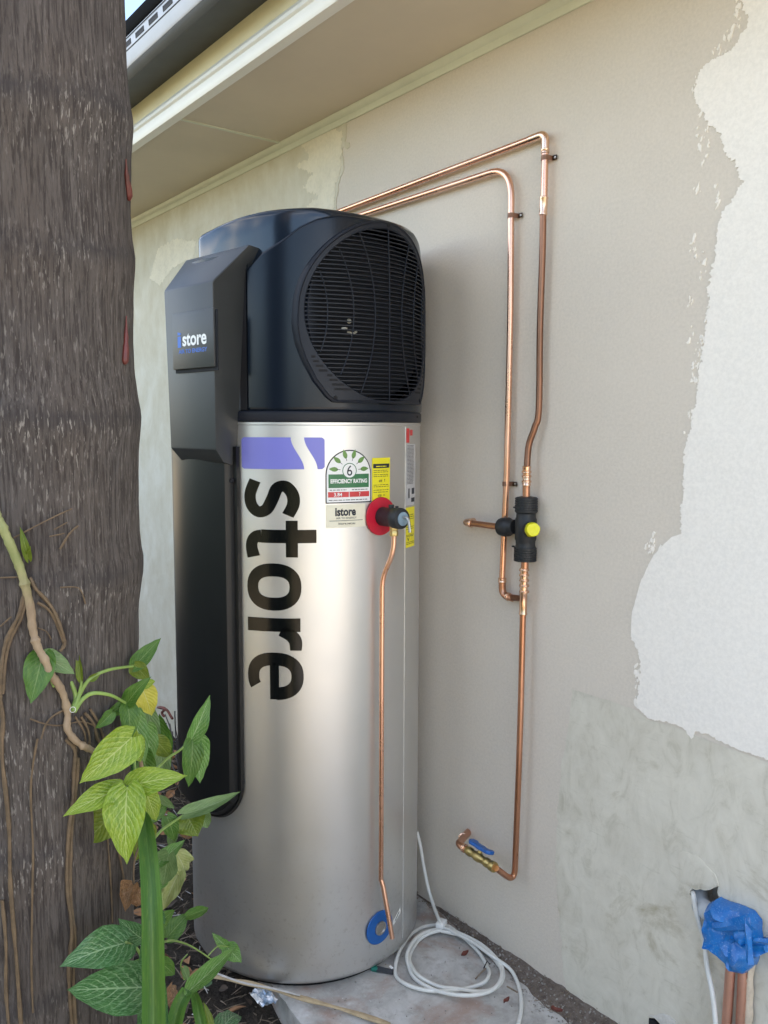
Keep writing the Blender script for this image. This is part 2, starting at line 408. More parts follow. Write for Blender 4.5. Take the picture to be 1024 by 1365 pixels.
def strapmat():
    m = N('glossy_strap_leaf'); uv = m.new('ShaderNodeUVMap').outputs[0]; sep = m.new('ShaderNodeSeparateXYZ'); m.l(uv, sep.inputs[0])
    mr = m.new('ShaderNodeMapRange'); mr.inputs['From Min'].default_value = -1; mr.inputs['From Max'].default_value = 1; m.l(sep.outputs[0], mr.inputs[0])
    st = m.noise(1.0, 6, .6, stretch=(16, .8, 1), vec=uv); bl = m.noise(5, 5, .65, stretch=(1, 1, 1), vec=uv)
    base = m.ramp(mr.outputs[0], [(0.0, (.085, .20, .035)), (.42, (.060, .150, .030)), (.5, (.12, .23, .05)), (.58, (.065, .155, .030)), (1.0, (.12, .245, .035))])
    base = m.mix(m.ramp(st, [(.42, .55), (.58, 0.0)]), base, (.035, .10, .022))
    base = m.mix(m.ramp(bl, [(.52, 0.0), (.72, .6)]), base, (.17, .27, .05))
    m.col(base); m.set(.3, 0, .5); m.bump(st, .5, .0012)
    tr = m.new('ShaderNodeBsdfTranslucent'); m.l(base, tr.inputs['Color']); mx = m.new('ShaderNodeMixShader'); mx.inputs[0].default_value = .22
    out = [n for n in m.t.nodes if n.type == 'OUTPUT_MATERIAL'][0]; m.l(m.b.outputs[0], mx.inputs[1]); m.l(tr.outputs[0], mx.inputs[2]); m.l(mx.outputs[0], out.inputs['Surface'])
    return m.m
LM['strap'] = strapmat()
M_stem_green = plain('green_stem', (.20, .30, .07), .5, var=.25, scale=30)
M_stem_tan = plain('tan_root', (.115, .078, .043), .75, var=.3, scale=60, bump=.3)
def vinestem():
    m = N('vine_stem'); sp = m.new('ShaderNodeSeparateXYZ'); m.l(m.co, sp.inputs[0])
    n = m.noise(60, 5, .6, stretch=(1, 1, .4))
    hz = m.new('ShaderNodeMapRange'); hz.inputs['From Min'].default_value = 1.19; hz.inputs['From Max'].default_value = 1.25; m.l(sp.outputs[2], hz.inputs[0])
    m.col(m.mix(hz.outputs[0], m.ramp(n, [(.3, (.18, .125, .075)), (.7, (.33, .25, .16))]), m.ramp(n, [(.3, (.17, .20, .07)), (.7, (.30, .30, .13))])))
    m.set(.7); m.bump(n, .5, .002); return m.m
M_vine = vinestem()
def tapemat():
    m = N('blue_plastic_tape'); sp = m.noise(260, 3, .7)
    m.col(m.mix(m.ramp(sp, [(.58, 0.0), (.68, .8)]), m.ramp(m.noise(20, 5), [(.3, (.004, .12, .42)), (.7, (.012, .20, .58))]), (.22, .38, .68)))
    m.set(.3, 0, .5, .3); m.bump(m.noise(45, 5, .6), .5, .004); return m.m
M_tape = tapemat()
M_unseen_foliage = plain('unseen_foliage', (.05, .09, .025), .6, var=.5, scale=30)  # leaf colour of the out-of-view crown and the added hedge and shrubs
M_fence = plain('boundary_fence_timber', (.26, .19, .13), .8, var=.2, scale=6)
M_tile = plain('roof_sheet', (.10, .11, .12), .5)

# ------------------------------------------------------------------ the ground
bm = bmesh.new()
bmesh.ops.create_grid(bm, x_segments=1, y_segments=1, size=80)
g = build('ground', bm, M_yard, smooth=False); g.location.z = -.075; tag(g, kind='structure')

def sheet(name, pts, z, mat, jig=.0, sub=1, parent=None):
    bm = bmesh.new()
    f = bm.faces.new([bm.verts.new((x, y, z)) for x, y in pts])
    return build(name, bm, mat, parent, smooth=False)
# soil bed: a lumpy grid between slab and trunk
bm = bmesh.new(); nx, ny = 230, 120
X0, X1, Y0, Y1 = -6.6, .45, -3.6, .0
gv = {}
for i in range(nx+1):
    for j in range(ny+1):
        x = X0+(X1-X0)*i/nx; y = Y0+(Y1-Y0)*j/ny
        z = -.03+.02*noise.noise((x*5, y*5, 0))+.016*noise.noise((x*19, y*19, 3))+.008*noise.noise((x*50, y*50, 3))
        if x > -1.75: z -= min(.06, (x+1.75)*.3)
        gv[i, j] = bm.verts.new((x, y, z))
for i in range(nx):
    for j in range(ny): bm.faces.new((gv[i, j], gv[i+1, j], gv[i+1, j+1], gv[i, j+1]))
soil = build('garden_soil', bm, M_soil); tag(soil, kind='structure')

# concrete slab under the heater
bm = bmesh.new()
slab_pts = [(-2.26, -.485), (-1.80, -.548), (-1.67, -.560), (-1.58, -.568), (-.6, -.60), (-.1, -1.0), (.5, -2.6), (5.5, -2.6), (5.5, 3.5), (1.2, 3.5), (1.2, .03), (-2.26, .03)]
out = []
for k in range(len(slab_pts)):
    a, b = slab_pts[k], slab_pts[(k+1) % len(slab_pts)]
    n_ = max(1, int(hypot(b[0]-a[0], b[1]-a[1])/.02))
    for q in range(n_):
        t = q/n_; x = a[0]+(b[0]-a[0])*t; y = a[1]+(b[1]-a[1])*t
        if a[1] < -.3 and b[1] < -.3 and b[0] < -.9: y += .006*noise.noise((x*20, 0, 1))+.003*noise.noise((x*70, 0, 1))
        out.append((x, y))
top = [bm.verts.new((x, y, SLAB)) for x, y in out]; ft = bm.faces.new(top)
r = bmesh.ops.extrude_face_region(bm, geom=[ft]); 
for v in r['geom']:
    if isinstance(v, bmesh.types.BMVert): v.co.z = -.11
slab = build('concrete_slab', bm, M_slab, smooth=False); tag(slab, kind='structure')

# dirt washed up along the foot of the wall
bm = bmesh.new()
def dirt_w(x):                          # how far the dirt reaches from the wall
    return .006 + max(0, (x+1.75))*.13 + .018*noise.noise((x*7, 2, 0)) + .012*noise.noise((x*24, 5, 0))
prev = None
for i in range(261):
    x = -2.35+i*.0115; w = max(.006, dirt_w(x)); hgt = .012+.02*max(0, min(1, (x+1.8)))+.008*noise.noise((x*13, 0, 7))
    ring = []
    for k in range(9):
        t = k/8
        z = hgt*(1-t)**1.3+.004*noise.noise((x*45, t*w*45, 1))*(1-t)+.0012
        ring.append(bm.verts.new((x, .004-w*t, SLAB+(z if k < 8 else .0005))))
    if prev:
        for k in range(8): bm.faces.new((prev[k], prev[k+1], ring[k+1], ring[k]))
    prev = ring
tag(build('dirt_strip', bm, M_grit), kind='structure')

# ------------------------------------------------------------------ the house
house = empty('house', (-2.5, 0, 0), 0, 'rendered house wall with patchy unfinished paint, boxed white eaves and a grey steel gutter', 'house')
HO = Vector((-2.5, 0, 0))
def H(o):                                # geometry below is built in world coordinates, parented to the house
    o.parent = house; o.matrix_parent_inverse = Matrix.Translation(-HO); return o
HS = 2.38
# wall with the openings left for the conduit chase and a small square hole
bm = bmesh.new()
hole1 = [onwall(*p) for p in ((921, 1187), (924, 1184.5), (929, 1186.5), (934, 1185), (940, 1187), (947, 1186), (953, 1183), (958, 1181), (957, 1190), (960, 1200), (958, 1220), (958, 1238), (946, 1232), (936, 1224), (929, 1214), (925, 1206), (926, 1197), (920, 1192))]
hole2 = [onwall(*p) for p in ((866, 1357), (873, 1357), (880, 1364), (880, 1380), (866, 1380))]
def wall_face(bm, outer, holes, depth):
    geom = []
    loops = []
    for L_ in [outer]+holes:
        vs = [bm.verts.new((p[0], 0, p[1])) for p in L_]
        es = [bm.edges.new((vs[i], vs[(i+1) % len(vs)])) for i in range(len(vs))]
        loops.append((vs, es)); geom += es
    bmesh.ops.triangle_fill(bm, use_beauty=True, use_dissolve=False, edges=geom)
    for vs, es in loops[1:]:
        back = [bm.verts.new((v.co.x, depth, v.co.z)) for v in vs]
        for i in range(len(vs)):
            j = (i+1) % len(vs); bm.faces.new((vs[i], vs[j], back[j], back[i]))
        bm.faces.new(back)
wall_face(bm, [(-9, -.4), (1.1, -.4), (1.1, 2.6), (-9, 2.6)], [[(p.x, p.z) for p in hole1], [(p.x, p.z) for p in hole2]], .07)
wall = H(build('wall', bm, M_wall, smooth=False))
# the rest of the house body, so that it shades its own side
bm = bmesh.new()
add_box(bm, (-9, .12, -.4), (1.1, 6.0, 2.45))
H(build('house_body', bm, M_wall, smooth=False))
bm = bmesh.new()
for (a, b) in (((-9.6, -.50, 2.58), (-9.6, 3.2, 4.55)), ((-9.6, 3.2, 4.55), (-9.6, 6.8, 2.6))):
    q = [Vector(a), Vector((1.6, a[1], a[2])), Vector((1.6, b[1], b[2])), Vector(b)]
    lo = [bm.verts.new(p) for p in q]; hi = [bm.verts.new(p+Vector((0, 0, .04))) for p in q]
    bm.faces.new(lo); bm.faces.new(hi)
    for i in range(4): bm.faces.new((lo[i], lo[(i+1) % 4], hi[(i+1) % 4], hi[i]))
H(build('roof', bm, M_tile, smooth=False))
bm = bmesh.new()
for x in (-9, 1.1):
    bm = bmesh.new(); vs = [bm.verts.new(p) for p in ((x, .0, 2.45), (x, 6, 2.45), (x, 6, 3.0), (x, 3.2, 4.5), (x, 0, 2.85))]
    bm.faces.new(vs); H(build('gable', bm, M_wall, smooth=False))

def jag(pts, step=.006, amp=.006, seed=0, closed=False, rough=1.0):
    out = []; P = [Vector(p) for p in pts]
    n_ = len(P) if closed else len(P)-1
    s = 0
    for i in range(n_):
        a, b = P[i], P[(i+1) % len(P)]; d = b-a; L_ = d.length
        if L_ < 1e-6: continue
        nr = Vector((-d.z, 0, d.x)).normalized(); k = max(1, int(L_/step))
        for q in range(k):
            t = q/k; p = a+d*t
            o = amp*(noise.noise((p.x*35, seed, p.z*35))*1.2+rough*noise.noise((p.x*110, seed+5, p.z*110))+rough*.8*noise.noise((p.x*300, seed+9, p.z*300)))
            out.append(p+nr*o)
    if not closed: out.append(P[-1])
    return out
def coat(name, pts, thick, mat, parent=wall):
    bm = bmesh.new()
    vs = [bm.verts.new((p.x, -thick, p.z)) for p in pts]
    es = [bm.edges.new((vs[i], vs[(i+1) % len(vs)])) for i in range(len(vs))]
    bmesh.ops.triangle_fill(bm, use_beauty=True, use_dissolve=False, edges=es)
    bk = [bm.verts.new((p.x, .0005, p.z)) for p in pts]
    for i in range(len(vs)):
        j = (i+1) % len(vs)
        try: bm.faces.new((vs[i], vs[j], bk[j], bk[i]))
        except ValueError: pass
    bmesh.ops.recalc_face_normals(bm, faces=bm.faces[:])
    me = bpy.data.meshes.new(name); bm.to_mesh(me); bm.free()
    o = link(name, me, mat, None, smooth=False); o.parent = parent; o.matrix_parent_inverse = (parent.matrix_parent_inverse.inverted() if parent is wall else Matrix()) if False else Matrix.Identity(4)
    return o
W = onwall
# bare cement left of the heater (the painted coat stops at a ragged vertical edge)
ed = [W(463, 166), W(462, 184), W(457, 200), W(459, 224), W(452, 246), W(449, 272), W(447, 420), W(450, 700), W(446, 1000), W(450, 1180)]
ed = [Vector((p.x, 0, p.z)) for p in ed]
L1 = [Vector((ed[0].x, 0, 2.37))] + jag(ed, .008, .004, 2)
xl = ed[-1].x
cem = L1 + [Vector((xl, 0, -.05)), Vector((-8.9, 0, -.05)), Vector((-8.9, 0, 2.37))]
coat('cement_render', cem, .0018, M_cement)
sm = jag([W(398, 190), W(420, 182), W(445, 172), W(458, 176), W(455, 200), W(456, 224), W(449, 246), W(446, 270), W(444, 300), W(420, 300), W(410, 275), W(425, 262), W(404, 250), W(418, 232), W(396, 222), W(414, 208)], .003, .006, 31, True, 1.3)
M_smear_pale = wallmat('pale_cement_smear', (.70, .65, .52), .12, 90, .9, blot=14, bd=.003)
coat('cement_smear', sm, .0027, M_smear_pale)
sm = jag([W(212, 330), W(236, 318), W(262, 322), W(258, 344), W(232, 356), W(214, 380), W(200, 372)], .004, .006, 33, True, 1.3)
coat('cement_smear', sm, .0025, M_smear_pale)
# flake of cement beside the edge
fl = jag([W(458, 188), W(466, 190), W(467, 195), W(463, 199), W(458, 196)], .003, .0012, 4, True)
coat('cement_flake', fl, .0016, M_cement)
# cream paint on the right
cr = [(985, -12), (988, 6), (999, 22), (996, 40), (982, 59), (960, 75), (940, 88), (927, 106), (927.5, 135), (941, 157), (961, 179), (970, 205), (985, 223), (993, 242), (982, 260), (963, 284), (958, 311), (952, 344), (947, 374), (943, 414), (940, 450), (936, 478), (933, 500), (927, 544), (916, 588), (911, 645), (909, 700), (908, 712), (896, 715), (872, 740), (856, 772), (843, 816), (842, 847), (850, 869), (855, 887), (850, 944), (865, 957), (898, 964), (916, 973), (922, 985), (927, 974), (945, 979), (968, 992), (995, 1001), (1024, 1012), (1080, 1040)]
crw = [W(*p) for p in cr]
cj = jag(crw[:28], .0014, .0046, 11, rough=1.25) + jag(crw[27:33], .004, .0012, 13, rough=.5)[1:] + jag(crw[32:36], .0014, .0036, 12, rough=1.3)[1:] + jag(crw[35:], .002, .0028, 14, rough=1.2)[1:]
cjp = [Vector((p.x, 0, p.z)) for p in cj]
cream = [Vector((cjp[0].x, 0, 2.36))] + cjp + [Vector((1.09, 0, .62)), Vector((1.09, 0, 2.36))]
coat('cream_paint', cream, .0022, M_cream)
# flecks of cream paint thrown ahead of that edge, one ragged speck pattern per stretch
def flecks():
    bm = bmesh.new(); rnd = random.Random(8)
    spots = []
    for (x, y, n_, sx, sy) in ((930, 110, 10, 6, 18), (938, 180, 16, 10, 24), (929, 252, 7, 5, 6), (957, 262, 6, 4, 12), (925, 330, 7, 9, 24), (938, 350, 8, 6, 30), (919, 405, 6, 5, 25), (937, 465, 44, 13, 22), (945, 420, 10, 4, 30), (925, 500, 14, 6, 22), (923, 560, 14, 4, 20), (914, 610, 12, 3, 25), (870, 722, 12, 10, 9), (868, 732, 10, 4, 8), (850, 905, 26, 4, 24), (853, 925, 12, 3, 18), (960, 66, 8, 14, 8), (985, 20, 14, 5, 20), (972, 46, 8, 8, 8)):
        for _ in range(n_): spots.append((x+rnd.gauss(0, sx*.55), y+rnd.gauss(0, sy*.5)))
    for x, y in spots:
        p = W(x, y); r_ = rnd.uniform(.0010, .0044)*rnd.random()**.8+.0006; k = 9; st = rnd.uniform(1.2, 3.0); ph = rnd.uniform(-.5, .2)
        ring = []
        for i in range(k):
            a = 2*pi*i/k; rr = r_*rnd.uniform(.35, 1.3)
            u, v = rr*cos(a), rr*sin(a)*st
            ring.append((u*cos(ph)-v*sin(ph), u*sin(ph)+v*cos(ph)))
        d_ = rnd.uniform(.0012, .0021); vs = [bm.verts.new((p.x+u, -d_, p.z+v)) for u, v in ring]
        bs = [bm.verts.new((p.x+u*1.15, .0003, p.z+v*1.15)) for u, v in ring]
        bm.faces.new(vs)
        for i in range(k): bm.faces.new((vs[i], vs[(i+1) % k], bs[(i+1) % k], bs[i]))
    o = build('paint_fleck', bm, M_cream, wall, smooth=False); tag(o, kind='stuff')
flecks()
# cement skim at the foot of the wall
bt = [W(764, 919), W(810, 933), W(850, 947)]
bt2 = [W(866, 960), W(898, 968), W(935, 983), W(968, 996), W(1000, 1007), W(1024, 1016), W(1080, 1044)]
lf = [W(764, 919), W(757, 975), W(749, 1027), W(744, 1090), W(741, 1150), W(745, 1210), W(752, 1300), W(757, 1345)]
lfj = [Vector((p.x, 0, p.z)) for p in jag(lf, .012, .004, 22)]
tpj = [Vector((p.x, 0, p.z)) for p in jag(bt, .01, .0012, 23)] + [Vector((p.x, 0, p.z)) for p in bt2]
skim_thick = .0013
loop = list(reversed(lfj)) + tpj[1:] + [Vector((1.09, 0, .60)), Vector((1.09, 0, -.05)), Vector((lfj[-1].x, 0, -.05))]
# the skim coat goes round the conduit hole
bm = bmesh.new()
vs = [bm.verts.new((p.x, -skim_thick, p.z)) for p in loop]
geom = [bm.edges.new((vs[i], vs[(i+1) % len(vs)])) for i in range(len(vs))]
for hl in (hole1, hole2):
    hv = [bm.verts.new((p.x, -skim_thick, p.z)) for p in hl]
    geom += [bm.edges.new((hv[i], hv[(i+1) % len(hv)])) for i in range(len(hv))]
    hb = [bm.verts.new((p.x, .0005, p.z)) for p in hl]
    for i in range(len(hv)): bm.faces.new((hv[i], hv[(i+1) % len(hv)], hb[(i+1) % len(hv)], hb[i]))
bmesh.ops.triangle_fill(bm, use_beauty=True, use_dissolve=False, edges=geom)
build('cement_skim', bm, M_patch, wall, smooth=False)
# rough mortar dab over the conduit hole
def dab(name, loop_px, thick, mat, seed, n_=14):
    P = [W(*p) for p in loop_px]; c = sum(P, Vector())/len(P); bm = bmesh.new()
    out = jag([Vector((p.x, 0, p.z)) for p in P], .004, .0018, seed, True); rings = []
    for k, (s, d) in enumerate(((1.0, .0), (.97, .5), (.85, .9), (.55, 1.05), (.2, 1.1))):
        rings.append([bm.verts.new((c.x+(p.x-c.x)*s, -skim_thick-thick*d*(1+.35*noise.noise((p.x*60*s, seed, p.z*60*s)))+(.003 if k == 0 else 0), c.z+(p.z-c.z)*s)) for p in out])
    for a, b in zip(rings, rings[1:]):
        for i in range(len(a)): bm.faces.new((a[i], a[(i+1) % len(a)], b[(i+1) % len(a)], b[i]))
    bm.faces.new(rings[-1])
    build(name, bm, mat, wall)
M_mortar = wallmat('grey_mortar', (.60, .575, .52), .16, 90, 1.0, blot=30, bd=.005)
dab('mortar_dab', [(890, 1140), (905, 1132), (930, 1140), (955, 1165), (960, 1180), (946, 1184), (934, 1183), (925, 1182), (908, 1176), (893, 1160)], .0022, M_patch, 3)

# soffit: sheets with a cover strip, bead at the wall, fascia, gutter
XJ = -2.575
bm = bmesh.new(); add_box(bm, (-8.9, -.392, HS), (XJ-.004, -.008, HS+.01)); H(build('soffit_panel', bm, M_soffit, smooth=False))
bm = bmesh.new(); add_box(bm, (XJ+.004, -.392, HS), (1.1, -.008, HS+.01)); H(build('soffit_panel', bm, M_soffit, smooth=False))
bm = bmesh.new(); add_box(bm, (XJ-.006, -.39, HS-.004), (XJ+.006, -.012, HS+.004), .0015, 1); H(build('joint_strip', bm, M_bead))
def extrude_profile(name, prof, x0, x1, mat):       # profile in (y, z)
    bm = bmesh.new()
    a = [bm.verts.new((x0, y, z)) for y, z in prof]; b = [bm.verts.new((x1, y, z)) for y, z in prof]
    n_ = len(prof)
    for i in range(n_): bm.faces.new((a[i], a[(i+1) % n_], b[(i+1) % n_], b[i]))
    bm.faces.new(a); bm.faces.new(b[::-1])
    return H(build(name, bm, mat))
extrude_profile('soffit_bead', [(-.001, HS-.034), (-.006, HS-.034), (-.009, HS-.024), (-.010, HS-.018), (-.017, HS-.014), (-.021, HS-.006), (-.023, HS-.001), (-.001, HS-.001)], -8.9, 1.5, M_bead)
# darker ragged paint line just under the bead
extrude_profile('fascia', [(-.378, HS+.0), (-.380, HS-.006), (-.410, HS-.006), (-.414, HS+.002), (-.414, HS+.026), (-.420, HS+.031), (-.420, HS+.040), (-.414, HS+.046), (-.411, HS+.055), (-.405, HS+.060), (-.393, HS+.060), (-.393, HS+.012), (-.378, HS+.012)], -8.9, 1.5, M_fascia)
extrude_profile('fascia_board', [(-.394, HS+.0605), (-.404, HS+.0605), (-.406, HS+.085), (-.406, HS+.19), (-.394, HS+.19)], -8.9, 1.5, M_fascia_top)
gutter_o = extrude_profile('gutter', [(-.4065, HS+.116), (-.43, HS+.112), (-.52, HS+.096), (-.531, HS+.106), (-.5355, HS+.118), (-.5325, HS+.119), (-.527, HS+.112), (-.51, HS+.103), (-.43, HS+.116), (-.409, HS+.121), (-.409, HS+.19), (-.4065, HS+.19)], -8.9, 1.5, M_gutter)
extrude_profile('gutter_front', [(-.5365, HS+.1185), (-.541, HS+.124), (-.547, HS+.196), (-.543, HS+.200), (-.535, HS+.196), (-.531, HS+.1195)], -8.9, 1.5, M_gutter_f)
extrude_profile('gutter_lip', [(-.5475, HS+.2005), (-.552, HS+.206), (-.553, HS+.236), (-.540, HS+.245), (-.535, HS+.236), (-.538, HS+.2015)], -8.9, 1.5, M_blacksteel)
def front_y(z): return -.541-.006*(z-(HS+.124))/.072       # the sloping face of the gutter front
def strip_on_front(bm, x0, x1, z0, z1, d=.0012):
    a = [(x0, front_y(z0)-.0003, z0), (x1, front_y(z0)-.0003, z0), (x1, front_y(z1)-.0003, z1), (x0, front_y(z1)-.0003, z1)]
    lo = [bm.verts.new((p[0], p[1]+.001, p[2])) for p in a]; hi = [bm.verts.new((p[0], p[1]-d, p[2])) for p in a]
    bm.faces.new(hi)
    for k in range(4): bm.faces.new((lo[k], lo[(k+1) % 4], hi[(k+1) % 4], hi[k]))
gf = bpy.data.objects['gutter_front']
for z in (HS+.158, HS+.190):
    bm = bmesh.new(); strip_on_front(bm, -6.5, 1.4, z, z+.0028); o = build('groove', bm, M_slotdark, gf, smooth=False)
x = -4.6
while x < -1.2:
    bm = bmesh.new(); strip_on_front(bm, x, x+.062, HS+.1685, HS+.1725); strip_on_front(bm, x, x+.062, HS+.1785, HS+.1825)
    strip_on_front(bm, x, x+.004, HS+.1725, HS+.1785); strip_on_front(bm, x+.004, x+.062, HS+.1725, HS+.1785, .0006)
    build('overflow_slot', bm, M_slotdark, gf, smooth=False); x += .10

# ------------------------------------------------------------------ the water heater
HX, HY, PHI = -1.93779, -.32913, radians(8)
R0 = .314
heater = empty('water_heater', (HX, HY, 0), PHI, 'tall silver and black heat pump water heater with round fan grille on the slab', 'water heater')
def toL(p):                                  # world -> heater space
    dx, dy = p.x-HX, p.y-HY
    return Vector((dx*cos(PHI)+dy*sin(PHI), -dx*sin(PHI)+dy*cos(PHI), p.z))
def toW(p):
    return Vector((HX+p[0]*cos(PHI)-p[1]*sin(PHI), HY+p[0]*sin(PHI)+p[1]*cos(PHI), p[2]))
def pol(th, r, z): return (r*cos(th), r*sin(th), z)
def PT(x, y, r=R0):                          # angle, height on the tank
    q = toL(oncyl(x, y, HX, HY, r)); return atan2(q.y, q.x), q.z
def PX(x, y, xl):                            # meets heater-space plane x=xl
    v = ray(x, y); o = toL(CAM); q = toL(CAM+v)-o; t = (xl-o.x)/q.x; return o+q*t
# tank body
prof = [(.0, .033), (R0-.03, .033), (R0-.012, .034), (R0-.004, .038), (R0, .046)] + [(R0, .05+(1.422-.05)*k/10) for k in range(11)] + [(R0+.0012, 1.4235), (R0+.0012, 1.4290), (R0-.002, 1.431), (0, 1.431)]
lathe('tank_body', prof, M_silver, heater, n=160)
lathe('base_ring', [(.0, SLAB), (.292, SLAB), (.292, .032), (0, .032)], M_black_plastic, heater, n=64)
# vertical seam strip
def cylpatch(name, th0, th1, z0, z1, r, mat, thick=.0008, nth=8, nz=1, parent=None):
    bm = bmesh.new(); g = {}
    for i in range(nth+1):
        for j in range(nz+1):
            th = th0+(th1-th0)*i/nth; z = z0+(z1-z0)*j/nz
            g[i, j, 0] = bm.verts.new(pol(th, r+thick, z)); g[i, j, 1] = bm.verts.new(pol(th, r-.0004, z))
    for i in range(nth):
        for j in range(nz): bm.faces.new((g[i, j, 0], g[i+1, j, 0], g[i+1, j+1, 0], g[i, j+1, 0]))
        bm.faces.new((g[i, 0, 0], g[i+1, 0, 0], g[i+1, 0, 1], g[i, 0, 1])); bm.faces.new((g[i, nz, 0], g[i+1, nz, 0], g[i+1, nz, 1], g[i, nz, 1]))
    for j in range(nz):
        bm.faces.new((g[0, j, 0], g[0, j+1, 0], g[0, j+1, 1], g[0, j, 1])); bm.faces.new((g[nth, j, 0], g[nth, j+1, 0], g[nth, j+1, 1], g[nth, j, 1]))
    return build(name, bm, mat, parent or heater)
D2 = radians
ts = D2(22.0-8)
cylpatch('seam', ts, ts+.008, .06, 1.42, R0, M_seam, .0012, 1)

# bending flat artwork round the tank
def bend(bm, th0, z0, r, off, step=.006, flip=False):
    """flat artwork: x along the skin, y up; wraps it on the cylinder"""
    xs = [v.co.x for v in bm.verts]; x = min(xs)+step
    while x < max(xs):
        bmesh.ops.bisect_plane(bm, geom=bm.verts[:]+bm.edges[:]+bm.faces[:], plane_co=(x, 0, 0), plane_no=(1, 0, 0))
        x += step
    for v in bm.verts:
        th = th0+v.co.x/r; v.co = Vector(pol(th, r+off+v.co.z, z0+v.co.y))
def text_bm(s, size, weight=0, ext=0.0, align='CENTER', rot=0, sx=1.0, space=1.0):
    cu = bpy.data.curves.new('lettering', 'FONT'); cu.body = s; cu.size = size; cu.offset = weight; cu.align_x = align; cu.align_y = 'CENTER'
    cu.space_character = space; cu.resolution_u = 5
    o = bpy.data.objects.new('lettering', cu); COL.objects.link(o)
    dg = bpy.context.evaluated_depsgraph_get(); me = bpy.data.meshes.new_from_object(o.evaluated_get(dg))
    bm = bmesh.new(); bm.from_mesh(me); bpy.data.objects.remove(o); bpy.data.meshes.remove(me)
    for v in bm.verts:
        x, y = v.co.x*sx, v.co.y
        v.co = Vector((x*cos(rot)-y*sin(rot), x*sin(rot)+y*cos(rot), 0))
    return bm
def bent(name, bm, th, z, mat, parent, off=.0009, r=R0, step=.006):
    bend(bm, th, z, r, off, step); o = build(name, bm, mat, parent, smooth=False, normals=False)
    if name in ('small_print', 'barcode', 'red_print', 'heading_print'): o['kind'] = 'stuff'
    return o
def poly_bm(loops):
    bm = bmesh.new()
    for lp in loops: bm.faces.new([bm.verts.new((x, y, 0)) for x, y in lp])
    return bm
def fit(bm, x0, x1, y0, y1):
    a = [v.co.x for v in bm.verts]; b = [v.co.y for v in bm.verts]
    for v in bm.verts:
        v.co.x = x0+(v.co.x-min(a))/(max(a)-min(a))*(x1-x0); v.co.y = y0+(v.co.y-min(b))/(max(b)-min(b))*(y1-y0)
    return bm

# big letters, reading downwards: strokes drawn as outlines in letter space (x right, y up, x-height 1)
def stroke(pts, w0, w1=None, n_=None):
    """variable-width ribbon along a smooth path"""
    P = smooth_path([(x, y, 0) for x, y in pts], n_ or 8); w1 = w1 or w0; Lf, Rt = [], []
    for i, p in enumerate(P):
        t = (P[min(i+1, len(P)-1)]-P[max(i-1, 0)]).normalized(); nn = Vector((-t.y, t.x, 0)); k = i/(len(P)-1)
        w = w0+(w1-w0)*sin(pi*k)
        Lf.append(p+nn*w/2); Rt.append(p-nn*w/2)
    bm = bmesh.new(); a = [bm.verts.new(p) for p in Lf]; b = [bm.verts.new(p) for p in Rt]
    for i in range(len(a)-1): bm.faces.new((a[i], a[i+1], b[i+1], b[i]))
    return bm
def ring2(cx, cy, ro, ri, a0=0, a1=360, n_=40, sy=1.0, riy=None, sup=2.3):
    bm = bmesh.new(); A, B = [], []
    def se(c, s, e): return (abs(c)**(2/e))*(1 if c >= 0 else -1), (abs(s)**(2/e))*(1 if s >= 0 else -1)
    for i in range(n_+1):
        t = radians(a0+(a1-a0)*i/n_); c, s = se(cos(t), sin(t), sup); A.append(bm.verts.new((cx+ro[0]*c, cy+ro[1]*s, 0))); c, s = se(cos(t), sin(t), sup+.3); B.append(bm.verts.new((cx+ri[0]*c, cy+ri[1]*s, 0)))
    for i in range(n_): bm.faces.new((A[i], A[i+1], B[i+1], B[i]))
    return bm
def join(*bms):
    out = bms[0]
    for k, b in enumerate(bms[1:]):
        me = bpy.data.meshes.new('tmp'); b.to_mesh(me); b.free(); 
        for v in me.vertices: v.co.z += 0
        out.from_mesh(me); bpy.data.meshes.remove(me)
    return out
def rect(x0, y0, x1, y1):
    return poly_bm([[(x0, y0), (x1, y0), (x1, y1), (x0, y1)]])
def make_letters():
    S = {}
    S['s'] = stroke([(.83, .80), (.60, .90), (.38, .885), (.22, .76), (.26, .61), (.48, .52), (.70, .41), (.76, .25), (.62, .115), (.38, .09), (.10, .19)], .225, .235, 8)
    S['t'] = join(rect(.20, .30, .46, 1.32), rect(.02, .76, .20, .98), rect(.46, .76, .74, .98), stroke([(.33, .30), (.345, .20), (.42, .125), (.55, .105), (.74, .145)], .255, .225, 6))
    S['o'] = ring2(.48, .5, (.48, .53), (.215, .305))
    S['r'] = join(rect(0, 0, .26, .97), stroke([(.24, .62), (.33, .80), (.45, .88), (.62, .885)], .20, .24, 6))
    S['e'] = join(ring2(.47, .5, (.47, .53), (.215, .305), 2, 300, 36), rect(.20, .405, .93, .575))
    return S
# photograph boxes of the letters on the tank: (x left, x right, y top, y bottom) read on the front
LET = {'s': (326, 400, 638, 690), 't': (328, 422, 694, 745), 'o': (330, 402, 751, 814), 'r': (331, 403, 824, 867), 'e': (331, 405, 870, 933)}
for ch, bmL in make_letters().items():
    x0, x1, y0, y1 = LET[ch]; ym = (y0+y1)/2; xm = (x0+x1)/2
    tha, _ = PT(x0, ym); thb, _ = PT(x1, ym); _, zt = PT(xm, y0); _, zb = PT(xm, y1)
    # rotate 90 degrees clockwise: letter y -> skin x, letter x -> down
    for v in bmL.verts: v.co = Vector((v.co.y, -v.co.x, 0))
    fit(bmL, 0, (thb-tha)*R0, zb, zt)
    bent('letter', bmL, tha, 0, M_vinyl_black, heater, .0008, step=.004)
